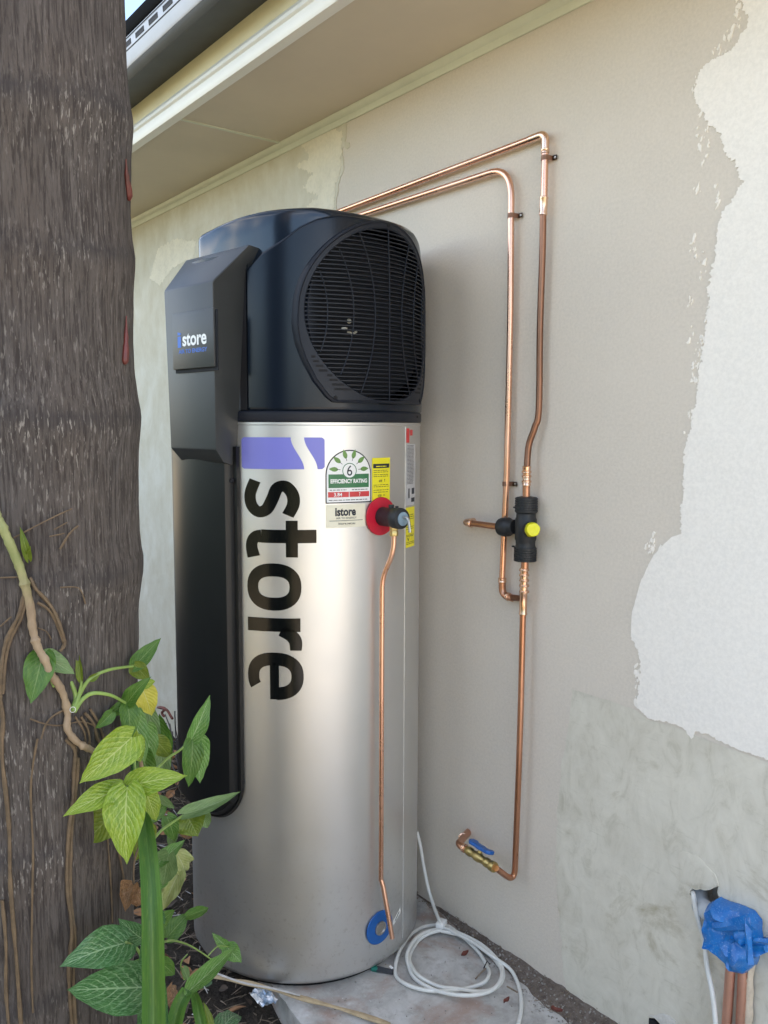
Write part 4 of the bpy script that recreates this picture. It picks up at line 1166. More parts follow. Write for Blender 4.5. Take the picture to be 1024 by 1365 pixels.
# second pipe: swept bend, down past the valve, elbow into the lower tee
P2 = empty('copper_pipe', WP(680, 500, 0), 0, 'lower bright copper pipe with a swept bend, running down behind the black mixing valve', 'pipe', 'copper pipes fixed to the wall')
p2 = Thing(P2)
b0 = WP(490, 283.5); b1 = WP(664, 226.5); s2 = Vector((b0.x-.40, -OFF, b0.z-(b1.z-b0.z)/(b1.x-b0.x)*.40))
path = fillet([s2, b1, WP(681, 219.5), WP(681.5, 262), WP(681, 420), WP(676, 640), WP(672, 700), WP(670, 775)], [.01, .055, .02, .05, .05, .05], 8)
path = fillet([s2, WP(682, 220.5), WP(680.5, 420), WP(675.5, 640), WP(669.5, 772)], [.075, .05, .05], 10)
p2(cupipe('pipe_run', path, RP, M_cu, None))
lowz = WP(669.5, 788)
p2(cupipe('elbow', fillet([WP(669.5, 772), WP(669.8, 793), WP(684, 797.5)], .02, 8), RP*1.16, M_cu_mid, None, 16))
p2(fitting(None, WP(669.6, 770), WP(669.6, 777), RP*1.3, name='solder_ring'))
p2(fitting(None, WP(676, 794.5), WP(679.5, 796), RP*1.3, name='solder_ring'))
p2(cupipe('short_link', [WP(682, 796.5), WP(697, 798, OV)], RP, M_cu_dark, None))
clip_on(p2, 681.5, 287.5); clip_on(p2, 674.5, 645)
# tempering valve: ribbed black body, left port, yellow cap
TV = empty('mixing_valve', WP(700, 705, 0), 0, 'ribbed black plastic mixing valve with a yellow cap, joined to three copper pipes', 'valve')
tv = Thing(TV)
vt = WP(702, 662, OV); vb = WP(700, 748, OV); Lv = (vt-vb).length; Vx = vt-vb
pr = [(0, 0), (.0165, 0)]
def ridge(z0, n__, pr):
    for k in range(n__): pr += [(.0278, z0+k*.0058), (.0278, z0+.0036+k*.0058), (.0250, z0+.0040+k*.0058), (.0250, z0+.0054+k*.0058)]
ridge(.001, 6, pr); pr += [(.0235, .041), (.0240, .050), (.0262, .055), (.0262, Lv-.055), (.0240, Lv-.050), (.0235, Lv-.041)]; ridge(Lv-.036, 6, pr); pr += [(.0165, Lv), (0, Lv)]
tv(lathe('valve_body', pr, M_rubber, None, vb, Vx, 28))
pl0 = WP(700.5, 702, OV); pl1 = WP(667, 702.5, OV)
tv(lathe('side_port', [(0, 0), (.018, 0), (.018, .014), (.021, .018), (.0238, .024), (.0242, .040), (.022, .049), (.015, .0525), (0, .0525)], M_rubber, None, pl0+(pl1-pl0).normalized()*((pl1-pl0).length-.052), pl1-pl0, 28))
cq = WP(717, 706, .082); cb_ = WP(704, 706, OV); cdir = (cq-cb_).normalized()
tv(lathe('cap_collar', [(0, 0), (.019, 0), (.019, .026), (.0165, .030), (.0165, .036), (0, .036)], M_rubber, None, cb_, cdir, 24))
bm = bmesh.new()
add_lathe(bm, [(0, 0), (.0165, .0), (.0175, .003), (.0170, .018), (.0150, .023), (.006, .0245), (0, .022)], 18, axis_matrix(cb_+cdir*.032, cdir))
for k, v in enumerate(bm.verts): v.co += Vector((noise.noise(v.co*90), noise.noise(v.co*90+Vector((3, 0, 0))), noise.noise(v.co*90+Vector((0, 7, 0)))))*.0018
tv(build('yellow_cap', bm, M_yellowcap, None))
for (x, y) in ((687.5, 676.5), (685.5, 728.5)):
    bm = bmesh.new(); add_box(bm, (-.006, -.003, -.002), (.0, .003, .002), .0006, 1)
    o = build('retaining_tab', bm, M_rubber, None); p = WP(x, y, OV); o.location = p; o.parent = TV; o.matrix_parent_inverse = Matrix.Translation(-TV.location)
# outlet stub into the wall
P3 = empty('copper_pipe', WP(640, 698, 0), 0, 'short brown copper stub from the left port of the black valve into the wall', 'pipe', 'copper pipes fixed to the wall')
p3 = Thing(P3)
sa = WP(667, 702.5, OV); sb = WP(628, 697.5, OV)
p3(cupipe('stub', [sa+Vector((.015, 0, 0)), sb], RP*1.05, M_cu_mid, None))
p3(cupipe('elbow', fillet([sb, Vector((sb.x-.022, -OV, sb.z)), Vector((sb.x-.022, .02, sb.z+.002))], .018, 8), RP*1.22, M_solder, None, 16))
p3(fitting(None, sb+Vector((.004, 0, 0)), sb-Vector((.006, 0, 0)), RP*1.35, name='solder_ring'))
# lower pipe down to the stop valve
P4 = empty('copper_pipe', WP(692, 980, 0), 0, 'lower copper pipe dropping from the black mixing valve to the brass tap', 'pipe', 'copper pipes fixed to the wall')
p4 = Thing(P4)
p4(cupipe('valve_tail', [vb+Vector((0, 0, .01)), WP(699.3, 764, OV)], RP*1.15, M_cu_mid, None))
ys = [756, 764, 770, 777, 790]
p4(cupipe('tee_body', [WP(699, 757, OV), WP(698.3, 790, OV)], RP*1.22, M_solder, None, 16))
for y in (758, 765, 772, 779, 787): p4(fitting(None, WP(698.9, y, OV), WP(698.9, y+3.4, OV), RP*1.5, name='solder_ring'))
p4(fitting(None, WP(698, 789, OV), WP(697.3, 820, OV), RP*1.25))
low = fillet([WP(697.3, 815, OV), WP(693.5, 980, OV), WP(688, 1120, OV), WP(684.8, 1168, OV), WP(660, 1160, .075)], [.2, .1, .01, .035], 9)
low = fillet([WP(697.3, 815, OV), WP(693.5, 980, OV), WP(688, 1122, OV), WP(686, 1176, OV), WP(662, 1158, .092)], [.25, .12, .045], 9)
p4(cupipe('long_drop', low, RP*.98, M_cu_mid, None))
# brass stop tap with blue lever and elbow into the wall
SV = empty('stop_tap', WP(640, 1135, 0), 0, 'brass stop tap with a small blue lever and a copper elbow into the lower wall', 'tap')
sv = Thing(SV)
e0 = WP(660, 1157, .092); e1 = WP(612, 1126, .092)
# the run of the tap, horizontal
e1 = Vector((e1.x, e0.y, e0.z)) if False else e1
dT = (e1-e0); LT = dT.length; dT.normalize()
pr = [(0, 0), (.0125, 0), (.0135, .002), (.0135, .011), (.0125, .013), (.0105, .014), (.0105, .018), (.012, .020), (.012, .028), (.0095, .031), (.0105, .040), (.0125, .046), (.0125, .056), (.0105, .060), (.0095, .068), (.0118, .071), (.0118, .080), (.0095, .083), (.0095, .088), (0, .088)]
k_ = (LT*.80)/.088; pr = [(r_, z*k_) for r_, z in pr]
sv(lathe('tap_body', pr, M_brass, None, e0, dT, 6 if False else 20))
f0 = e0+dT*LT*.78; f1 = e0+dT*LT*1.02
wallp = onwall(622, 1109, 0)
sv(cupipe('elbow', fillet([f0, f1, Vector((wallp.x, .01, wallp.z))], .022, 9), RP*1.25, M_cu_mid, None, 16))
sv(fitting(None, f0+dT*.004, f0+dT*.013, RP*1.45, name='solder_ring'))
q = f1+(Vector((wallp.x, .0, wallp.z))-f1)*.55; dd = (Vector((wallp.x, .0, wallp.z))-f1).normalized()
sv(fitting(None, q-dd*.004, q+dd*.004, RP*1.42, name='solder_ring'))
sc0 = e0+dT*LT*.45
up = Vector((0, .35, 1)).normalized(); up = (up-dT*up.dot(dT)).normalized()
sv(lathe('spindle', [(0, 0), (.006, 0), (.006, .022), (0, .022)], M_brass, None, sc0, up, 12))
bm = bmesh.new()
sideV = dT.cross(up)
lp = [(-.030, -.006), (-.024, -.011), (-.010, -.007), (0, -.010), (.012, -.007), (.022, -.012), (.030, -.006), (.030, .006), (.022, .012), (.012, .007), (0, .010), (-.010, .007), (-.024, .011), (-.030, .006)]
ff = bm.faces.new([bm.verts.new(sc0+up*.020-dT*(a)*-1+sideV*b) for a, b in [(a*1.3, b*1.35) for a, b in lp]]); r = bmesh.ops.extrude_face_region(bm, geom=[ff])
for v in r['geom']:
    if isinstance(v, bmesh.types.BMVert): v.co += up*.009
for v in bm.verts:
    a = (v.co-sc0).dot(dT); v.co += up*.10*max(0, abs(a)-.012)
bmesh.ops.recalc_face_normals(bm, faces=bm.faces[:]); bmesh.ops.bevel(bm, geom=bm.edges[:], offset=.0012, segments=1, affect='EDGES')
sv(build('blue_lever', bm, M_blue, None))
# relief drain pipe hanging in front of the tank
DP = empty('drain_pipe', toW(pv+dv*.05), 0, 'thin copper drain pipe hanging from the black valve down the front of the silver tank', 'pipe')
dpt = Thing(DP)
q0 = pv+dv*.050; rd = R0+.020
def onr(x, y, r_): return oncyl(x, y, HX, HY, r_)
d0 = toW(q0-tz*.022)
pts = [d0, onr(524.5, 733, R0+.045), onr(517, 752, R0+.036), onr(510, 770, rd+.004), onr(509.5, 800, rd), onr(508.7, 980, rd), onr(508, 1174, rd)]
path = smooth_path(pts[:5], 6)+[pts[5], pts[6]]
path = fillet([d0, Vector((d0.x, d0.y, onr(524, 735, R0+.045).z)), onr(509.6, 770, rd), onr(508.8, 960, rd), onr(508, 1174, rd)], [.03, .03, .1], 8)
dpt(cupipe('pipe_run', path, .0062, M_cu, None))
tail = [onr(508, 1172, rd), onr(511, 1182, R0+.026), onr(523, 1251, R0+.055)]
dpt(cupipe('angled_tail', tail, .0062, M_cu, None))
hx = d0+tz*.004
dpt(lathe('compression_nut', [(0, 0), (.0095, 0), (.0105, .002), (.0105, .010), (.0092, .012), (.0092, .014), (.0108, .016), (.0108, .024), (.0085, .028), (0, .028)], M_brass, None, hx-tz*.030+tz*.004, tz, 6))

# ------------------------------------------------------------------ blue taped box, pipes and cable at lower right
G0 = onwall(985, 1240)
# chased pipes
P5 = empty('copper_pipe', onwall(980, 1340), 0, 'left copper pipe rising out of the ground into the blue taped bundle', 'pipe', 'copper pipes fixed to the wall')
a = onwall(976, 1262, .022); b = onwall(968, 1378, .022)
M_cu_dull = copper('dull_salmon_copper', (.62, .34, .25), (.74, .44, .34), .42, .55)
Thing(P5)(cupipe('pipe_run', [a, b+(b-a)*2.2], .0098, M_cu_dull, None, 16))
P6 = empty('copper_pipe', onwall(995, 1340), 0, 'right copper pipe smeared with cement beneath the blue taped bundle', 'pipe', 'copper pipes fixed to the wall')
a = onwall(992, 1270, .016); b = onwall(987, 1378, .016)
o = Thing(P6)(cupipe('pipe_run', [a, b+(b-a)*2.2], .0098, M_cu_dull, None, 16))
# cement smear along the right pipe
bm = bmesh.new(); prev = None
for k in range(40):
    t = k/39; p = a+(b-a)*(t*2.0-.05)+Vector((.012, .006, 0)); w_ = .008+.004*noise.noise((t*9, 0, 0)); ring = []
    for q in range(7):
        an = pi*q/6; ring.append(bm.verts.new(p+Vector((cos(an)*w_, -sin(an)*(.009+.004*noise.noise((t*30, q, 0))), .002*noise.noise((t*50, q, 4))))))
    if prev:
        for q in range(6): bm.faces.new((prev[q], prev[q+1], ring[q+1], ring[q]))
    prev = ring
M_smear = plain('cement_smear', (.60, .50, .38), .9, var=.2, scale=40, bump=.6)
Thing(P6)(build('cement_smear', bm, M_smear, None))
TB = empty('taped_bundle', onwall(985, 1240), 0, 'lumpy bundle wrapped in bright blue plastic tape over two copper pipe ends on the wall', 'tape')
outl = [(951, 1212), (953, 1200), (962, 1195), (975, 1200), (995, 1207), (1008, 1213), (1018, 1225), (1019, 1248), (1034, 1252), (1036, 1262), (1016, 1270), (1010, 1285), (1004, 1291), (991, 1288), (985, 1276), (972, 1266), (960, 1256), (949, 1254), (949, 1240), (951, 1225)]
OP = [onwall(x, y, .0) for x, y in outl]; cen = sum(OP, Vector())/len(OP)
OPj = jag([Vector((p.x, 0, p.z)) for p in OP], .006, .001, 51, True)
bm = bmesh.new(); rings = []
for k, (s, d) in enumerate(((1.0, .000), (1.0, .018), (.96, .034), (.86, .041), (.65, .045), (.4, .046), (.15, .047))):
    rings.append([bm.verts.new((cen.x+(p.x-cen.x)*s, -d*(1 if k == 0 else (1+.45*noise.noise((p.x*26*s, 3, p.z*40*s))))-.0015, cen.z+(p.z-cen.z)*s)) for p in OPj])
for A_, B_ in zip(rings, rings[1:]):
    for i in range(len(A_)): bm.faces.new((A_[i], A_[(i+1) % len(A_)], B_[(i+1) % len(A_)], B_[i]))
bm.faces.new(rings[-1])
for v in bm.verts:
    n1 = noise.noise((v.co.x*22+v.co.z*30, 0, v.co.z*8)); v.co.y -= .006*abs(n1)
Thing(TB)(build('tape_wrap', bm, M_tape, None))
def fold(p0, p1, w0, w1, off):
    bm = bmesh.new(); A_ = onwall(*p0, off); B_ = onwall(*p1, off+.004); d = (B_-A_).normalized(); sdv = Vector((-d.z, 0, d.x)); prev = None
    for k in range(9):
        t = k/8; p = A_+(B_-A_)*t; w_ = w0+(w1-w0)*t
        ring = [bm.verts.new(p+sdv*w_), bm.verts.new(p+Vector((0, -.006-.003*sin(t*7), 0))), bm.verts.new(p-sdv*w_)]
        if prev: bm.faces.new((prev[0], ring[0], ring[1], prev[1])); bm.faces.new((prev[1], ring[1], ring[2], prev[2]))
        prev = ring
    Thing(TB)(build('tape_fold', bm, M_tape, None))
fold((952, 1236), (1002, 1229), .008, .014, .050); fold((996, 1222), (1000, 1284), .006, .008, .052); fold((975, 1250), (1034, 1257), .004, .006, .046)
# conduit in the hole
bm = bmesh.new(); add_tube(bm, [onwall(930, 1188, -.035), onwall(935, 1208, -.012), onwall(958, 1226, .012)], .020, 20)
CD = build('conduit_stub', bm, plain('pale_grey_conduit', (.50, .53, .55), .6, var=.1), None); tag(CD, 'pale grey conduit stub poking from the broken hole beside the blue tape', 'conduit')
CB = tube('flat_cable', smooth_path([onwall(922, 1190, -.03), onwall(924.5, 1192, .008), onwall(926, 1205, .014), onwall(932, 1230, .012), onwall(939, 1255, .012), onwall(943, 1290, .02), onwall(950, 1325, .03), onwall(954.5, 1372, .035), onwall(955, 1430, .03)], 8), .0052, M_cord, None, 12)
tag(CB, 'single white cable hanging from the broken hole left of the blue tape', 'cable')
bm = bmesh.new(); add_box(bm, (-.01, -.004, -.012), (.008, .02, .012), .002); BO = build('wall_box', bm, M_void, None); BO.location = onwall(871, 1366, .0); tag(BO, 'black plastic box edge in the small hole at the foot of the skimmed wall', 'box')
dab('mortar_dab', [(864, 1352), (874, 1353), (884, 1350), (894, 1353), (902, 1362), (904, 1375), (884, 1372), (880, 1360), (870, 1355)], .003, M_mortar, 9)

# ------------------------------------------------------------------ cable coil on the slab
CC = empty('cable_coil', onground(610, 1280), 0, 'loose coil of white cable lying on the slab between the heater and the wall', 'cable')
ct = Thing(CC)
def gl(pts, zs): return [onground(x, y, z) for (x, y), z in zip(pts, zs)]
r_c = .0048
stand = [onwall(556, 1108, .05), onwall(561, 1130, .045), onwall(566, 1160, .04), onwall(574, 1195, .035)]
loopA = [(588, 1231), (600, 1236), (622, 1253), (640, 1272), (651, 1292), (652, 1300), (645, 1310), (625, 1317), (600, 1320), (575, 1321), (548, 1315), (530, 1304), (527, 1290), (533, 1268), (548, 1246), (567, 1235), (588, 1233)]
loopB = [(588, 1236), (610, 1243), (640, 1258), (662, 1278), (671, 1295), (668, 1310), (652, 1322), (628, 1327), (600, 1325), (575, 1318), (553, 1304), (545, 1288), (543, 1272), (552, 1254), (567, 1243), (588, 1238)]
loopC = [(588, 1241), (615, 1248), (645, 1266), (664, 1285), (669, 1300), (660, 1317), (640, 1322), (610, 1318), (585, 1315), (560, 1302), (550, 1290), (546, 1276), (556, 1256), (571, 1245), (588, 1240)]
tailc = [(600, 1240), (630, 1256), (655, 1274), (678, 1290), (688, 1305), (694, 1325), (695, 1345), (691, 1365), (682, 1390)]
ct(tube('cable_loop', smooth_path(stand+gl(loopA, [.03]+[.008+.004*sin(k*1.7) for k in range(len(loopA)-1)]), 7), r_c, M_cord, None, 10))
ct(tube('cable_loop', smooth_path(gl(loopB, [.016+.006*sin(k*1.1) for k in range(len(loopB))]), 7), r_c, M_cord, None, 10))
ct(tube('cable_loop', smooth_path(gl(loopC, [.012+.006*sin(k*1.3+2) for k in range(len(loopC))]), 7), r_c, M_cord, None, 10))
ct(tube('cable_tail', smooth_path(gl(tailc, [.020, .022, .018, .012, .008, .006, .006, .006, .006]), 7), r_c, M_cord, None, 10))
a = onground(588, 1233, .02)
bm = bmesh.new(); add_box(bm, (-.010, -.016, -.008), (.012, .016, .012), .003); o = build('tape_band', bm, M_white_print, None); o.location = a; o.rotation_euler = (0, 0, .4); o.parent = CC; o.matrix_parent_inverse = Matrix.Translation(-CC.location)
a = onground(651, 1287, .012); b = onground(645, 1291, .012)
ct(tube('black_tie', [a+Vector((.006, 0, .006)), a+Vector((-.004, 0, .010)), b], .0018, M_void, None, 6))
# small black connector at the foot of the tank
a = onground(503, 1292, .006); b = onground(524, 1296, .006)
CN = empty('cable_plug', a, 0, 'small black and green plug lying at the foot of the silver tank', 'plug'); cn = Thing(CN)
bm = bmesh.new(); add_tube(bm, [a, b], [.009, .008], 4, True); cn(build('plug_body', bm, M_rubber, None))
bm = bmesh.new(); add_tube(bm, [a+(a-b)*.35, a+(b-a)*.05], .0075, 8, True); cn(build('green_end', bm, plain('teal_plastic', (.01, .16, .12), .4), None))
bm = bmesh.new(); add_box(bm, (-.008, -.003, 0), (.004, .003, .0016)); o = cn(build('label_patch', bm, M_white_print, None)); o.location = b+Vector((-.006, 0, .0085))
# litter on the slab
def curl(name, p, s, mat, label, cat, seed, group=None):
    bm = bmesh.new(); rnd = random.Random(seed); g = {}
    for i in range(7):
        for j in range(4):
            t = i/6-.5; u = j/3-.5; w_ = cos(t*pi)**.7 if abs(t) < .5 else 0
            g[i, j] = bm.verts.new((t*s*2, u*s*1.1*w_, .3*s*(u*u*6+t*t*3)+s*.25*noise.noise((t*3+seed, u*3, 0))+.004))
    for i in range(6):
        for j in range(3):
            try: bm.faces.new((g[i, j], g[i+1, j], g[i+1, j+1], g[i, j+1]))
            except ValueError: pass
    bmesh.ops.remove_doubles(bm, verts=bm.verts[:], dist=1e-5)
    o = build(name, bm, mat, None); o.location = p; o.rotation_euler = (rnd.uniform(-.3, .3), rnd.uniform(-.3, .3), rnd.uniform(0, 6)); tag(o, label, cat, group); return o
curl('dead_leaf', onground(620, 1274, .003), .012, M_redleaf, 'curled red-brown leaf inside the ring of the white cable coil', 'leaf', 1)
curl('dead_leaf', onground(676, 1337, .003), .011, M_redleaf, 'curled red-brown leaf between the cable coil and its trailing tail', 'leaf', 5)
curl('dead_leaf', onground(741, 1350, .014), .014, M_redleaf, 'red-brown dead leaf on the grit at the foot of the wall', 'leaf', 7)
tw = tube('twig', [onground(634, 1305, .004), onground(641, 1297, .006), onground(648, 1291, .006)], .0018, M_twig, None, 6); tag(tw, 'short dark twig inside the cable coil', 'twig')
tw = tube('twig', [onground(676, 1315, .012), onground(690, 1323, .014)], .002, M_twig, None, 6); tag(tw, 'short dark twig beside the trailing cable tail', 'twig')
# grit: pale chips in the dirt strip
bm = bmesh.new(); rnd = random.Random(5)
for _ in range(1100):
    x = rnd.uniform(-1.75, -.95); w_ = dirt_w(x); y = -rnd.random()**.9*(w_+.02)
    if rnd.random() < .25: y = -rnd.random()*.5
    s = .0006+.0024*rnd.random()**2.2
    z = SLAB+max(.0, (.012+.02*max(0, min(1, x+1.8)))*(1+y/w_)**1.3 if -y < w_ else 0)+s*.4
    m_ = Matrix.Translation((x, y, z)) @ Matrix.Rotation(rnd.uniform(0, 6), 4, (rnd.random(), rnd.random(), .5)) @ Matrix.Diagonal((s*rnd.uniform(.8, 1.8), s, s*.7, 1))
    bmesh.ops.create_icosphere(bm, subdivisions=1, radius=1, matrix=m_)
tag(build('grit', bm, M_stone, smooth=False), kind='stuff')
bm = bmesh.new()
for _ in range(420):
    x = rnd.uniform(-2.3, -.95); w_ = dirt_w(x); y = -rnd.random()*(w_+.01)
    z = SLAB+max(.0, (.012+.02*max(0, min(1, x+1.8)))*(1+y/w_)**1.3 if -y < w_ else 0)+.002
    a = rnd.uniform(0, 6); L_ = rnd.uniform(.003, .014); add_tube(bm, [(x, y, z), (x+L_*cos(a), min(-.002, y+L_*sin(a)), z+.002)], rnd.uniform(.0004, .0012), 4)
tag(build('dirt_litter', bm, M_twig, smooth=False), kind='stuff')

# ------------------------------------------------------------------ garden bed litter
bm = bmesh.new(); rnd = random.Random(12)
def soilz(x, y): 
    z = -.03+.02*noise.noise((x*5, y*5, 0))+.016*noise.noise((x*19, y*19, 3))+.008*noise.noise((x*50, y*50, 3))
    return z-(min(.06, (x+1.75)*.3) if x > -1.75 else 0)
def inslab(x, y): return y > -.575 and x > -2.25
for _ in range(5200):
    x = rnd.uniform(-4.9, -1.45); y = rnd.uniform(-1.25, -.02)
    if inslab(x, y): continue
    z = soilz(x, y)+rnd.uniform(.0, .02); a = rnd.uniform(0, 6.28); L_ = rnd.uniform(.012, .075); b = rnd.uniform(-.35, .35); k = rnd.uniform(-.5, .5)
    p = Vector((x, y, z)); d = Vector((cos(a), sin(a), b)); d2 = Vector((cos(a+k), sin(a+k), b*.5))
    if p.y+(d*L_).y > -.01: continue
    add_tube(bm, [p, p+d*L_*.5, p+d*L_*.5+d2*L_*.5], [.0014*rnd.uniform(.5, 1.6), .0012, .0006], 3, False)
tag(build('twig_litter', bm, M_twig, smooth=False), kind='stuff')
bm = bmesh.new()
for _ in range(420):
    x = rnd.uniform(-4.6, -1.5); y = rnd.uniform(-1.2, -.03)
    if inslab(x, y): continue
    z = soilz(x, y)+rnd.uniform(.004, .026); a = rnd.uniform(0, 6.28); L_ = rnd.uniform(.02, .08)
    p = Vector((x, y, z)); d = Vector((cos(a), sin(a), rnd.uniform(-.2, .3)))
    if p.y+(d*L_).y > -.01: continue
    add_tube(bm, [p, p+d*L_], [.0018, .0008], 4, False)
tag(build('pale_twig_litter', bm, M_pale_twig, smooth=False), kind='stuff')
def litter(name, n_, mat, smin, smax, seed):
    bm = bmesh.new(); rnd = random.Random(seed)
    for _ in range(n_):
        x = rnd.uniform(-4.8, -1.5); y = rnd.uniform(-1.2, -.03)
        if inslab(x, y): continue
        s = rnd.uniform(smin, smax); m_ = Matrix.Translation((x, y, soilz(x, y)+.012)) @ Matrix.Rotation(rnd.uniform(0, 6.3), 4, 'Z') @ Matrix.Rotation(rnd.uniform(-.8, .8), 4, 'X') @ Matrix.Rotation(rnd.uniform(-.5, .5), 4, 'Y')
        prev = None; cu_ = rnd.uniform(-1, 1)
        for i in range(5):
            t = i/4; w_ = s*.32*sin(pi*min(.98, max(.04, t**.8))); z = cu_*s*.4*(t-.5)**2
            r_ = [bm.verts.new(m_ @ Vector(((t-.5)*s, -w_, z+w_*.4))), bm.verts.new(m_ @ Vector(((t-.5)*s, 0, z))), bm.verts.new(m_ @ Vector(((t-.5)*s, w_, z+w_*.4)))]
            if prev: bm.faces.new((prev[0], r_[0], r_[1], prev[1])); bm.faces.new((prev[1], r_[1], r_[2], prev[2]))
            prev = r_
    tag(build(name, bm, mat), kind='stuff')
litter('leaf_litter', 520, M_deadleaf, .02, .06, 3)
litter('dark_leaf_litter', 620, plain('rotting_leaf', (.07, .05, .035), .8, var=.4, scale=30), .02, .06, 4)
M_weed = plain('small_weed_leaf', (.05, .12, .035), .5, var=.4, scale=20)
litter('weed_leaves', 150, M_weed, .015, .045, 6)
# long dry palm stalk across the bed and slab
st = smooth_path([onground(262, 1296, .05), onground(300, 1305, .045), onground(345, 1314, .03), onground(400, 1330, .022), onground(455, 1345, .012), onground(520, 1366, .010)], 5)
o = tube('dry_stalk', st, [.0065+.002*sin(i*.9) for i in range(len(st))], M_straw, None, 7, .6); tag(o, 'long dry straw-coloured stalk lying from the garden bed across the slab corner', 'stalk')
st = smooth_path([onground(270, 1290, .07), onground(320, 1309, .05), onground(365, 1318, .035), onground(400, 1327, .03)], 5)
tag(tube('dry_stalk', st, .003, M_pale_twig, None, 5, .6), 'thin bleached stalk lying along the thicker dry stalk by the tank foot', 'stalk')
# crumpled foil packet under the tank edge
bm = bmesh.new(); c0 = onground(352, 1328, .02); g = {}
for i in range(9):
    for j in range(9):
        u, v = i/8-.5, j/8-.5; g[i, j] = bm.verts.new(c0+Vector((u*.07, v*.045, .016*noise.noise((i*.55, j*.5, 2))+.006*noise.noise((i*1.7, j*1.5, 5)))))
for i in range(8):
    for j in range(8): bm.faces.new((g[i, j], g[i+1, j], g[i+1, j+1], g[i, j+1]))
M_foil = N('crumpled_film'); M_foil.col(M_foil.ramp(M_foil.noise(40, 4), [(.42, (.75, .76, .78)), (.56, (.25, .33, .42))])); M_foil.set(.2, .3); M_foil = M_foil.m
tag(build('plastic_packet', bm, M_foil, smooth=False), 'crumpled shiny plastic packet in the soil at the corner of the slab', 'packet')

# ------------------------------------------------------------------ palm trunk
TC = Vector((-1.2586, -1.2145, 0))
sidev = Vector((sin(radians(14.5)), cos(radians(14.5)), 0))    # screen-right at the trunk
TZ = [(-.05, .120), (.526, .1202), (.75, .1283), (.987, .1399), (1.093, .1443), (1.149, .1456), (1.199, .1500), (1.228, .1535), (1.264, .1500), (1.313, .1493), (1.379, .1518), (1.446, .1543), (1.469, .1521), (1.497, .1490), (1.538, .1482), (1.642, .1505), (1.682, .1500), (1.728, .1488), (1.773, .1512), (1.84, .1535), (1.873, .1523), (1.914, .1498), (1.952, .1493), (2.011, .1494), (2.3, .147), (2.8, .143), (4.2, .13)]
rings_z = [.42, .62, .83, 1.02, 1.228, 1.446, 1.66, 1.84, 2.05, 2.25, 2.46]
def tshift(z): return interp(z, TZ)-.149 if z < 1.25 else 0
def tcen(z): return TC+sidev*tshift(z)+Vector((0, 0, z))
def trad(z, a=0):
    r_ = .149 if z < 1.25 else interp(z, TZ)
    if z > 2.1: r_ = interp(z, TZ)
    for zr in rings_z:
        zz = zr+.022*sin(a+zr*3)+.006*noise.noise((cos(a)*2, sin(a)*2, zr))
        d = z-zz
        if -.05 < d < .03: r_ += .0030*(1-d/-.05 if d < 0 else 1-d/.03)
    return r_+.0012*noise.noise((cos(a)*6, sin(a)*6, z*3))
palm = empty('palm_tree', TC, 0, 'thick grey-brown palm trunk with ring scars filling the left edge in front of the wall', 'tree')
bm = bmesh.new(); prev = None; NA = 120; z = -.08; zs_ = []
while z < 4.2:
    zs_.append(z); z += .012 if z < 2.3 else .1
for z in zs_:
    c = tcen(z)-TC; ring = []
    for k in range(NA):
        a = 2*pi*k/NA
        r_ = trad(z, a)+.0010*noise.noise((cos(a)*38, sin(a)*38, z*2.5))+(.0008*noise.noise((cos(a)*60, sin(a)*60, z*22)) if z < 2.3 else 0)
        ring.append(bm.verts.new(c+Vector((r_*cos(a), r_*sin(a), 0))))
    if prev:
        for k in range(NA): bm.faces.new((prev[k], prev[(k+1) % NA], ring[(k+1) % NA], ring[k]))
    prev = ring
trunk = build('trunk', bm, M_bark, palm)
ca = trunk.data.color_attributes.new('scar', 'FLOAT_COLOR', 'POINT')
for v in trunk.data.vertices:
    a = atan2(v.co.y, v.co.x); s0 = s1 = 0.0
    for zr in rings_z:
        zz = zr+.022*sin(a+zr*3)+.006*noise.noise((cos(a)*2, sin(a)*2, zr)); d = v.co.z-zz
        s0 = max(s0, math.exp(-((d-.006)/.011)**2)); s1 = max(s1, math.exp(d/.06) if d < 0 else 0)
    ca.data[v.index].color = (s0, s1, 0, 1)
def ontrunk(x, y, off=0):
    z = 1.3
    for _ in range(5):
        c = tcen(z); p = oncyl(x, y, c.x, c.y, trad(z, 0)+.0015+off); z = p.z
    return p
# sap stains
for (pts_, w_) in ((((168, 212), (169, 235), (171.5, 258), (172, 268)), .0045), (((168.3, 421), (168, 450), (166.5, 478), (167, 486)), .0045)):
    path = smooth_path([ontrunk(x, y, .0005) for x, y in pts_], 5); n0 = len(path)
    o = tube('sap_streak', path, [.0008+w_*abs(sin(pi*(i/(n0-1))**1.6))*(1+.5*noise.noise((i*.9, 3, 0))) for i in range(n0)], M_sap, None, 7)
    o.parent = palm; o.matrix_parent_inverse = Matrix.Translation(-TC)
# crown of fronds above the frame, so the tree is whole
crown_top = TC+Vector((0, 0, 4.2))
bm = bmesh.new(); rnd = random.Random(2)
for k in range(11):
    a = 2*pi*k/11+rnd.uniform(-.2, .2); pts_ = [crown_top+Vector((cos(a)*t*2.2, sin(a)*t*2.2, 1.3*t-1.9*t*t)) for t in [i/14 for i in range(15)]]
    add_tube(bm, pts_, [.02*(1-i/16) for i in range(15)], 5)
    for i in range(2, 15):
        for s in (-1, 1):
            for h2 in (0, .5):
                p = pts_[i]+(pts_[i-1]-pts_[i])*h2; d = (pts_[i]-pts_[i-1]).normalized(); sv_ = d.cross(Vector((0, 0, 1))).normalized()*s
                L_ = .55*sin(pi*min(.95, .2+i/17)); t2 = p+sv_*L_*.8+d*L_*.4-Vector((0, 0, L_*.35)); w2 = d*.02
                bm.faces.new([bm.verts.new(q) for q in (p-w2, p+w2, t2)])
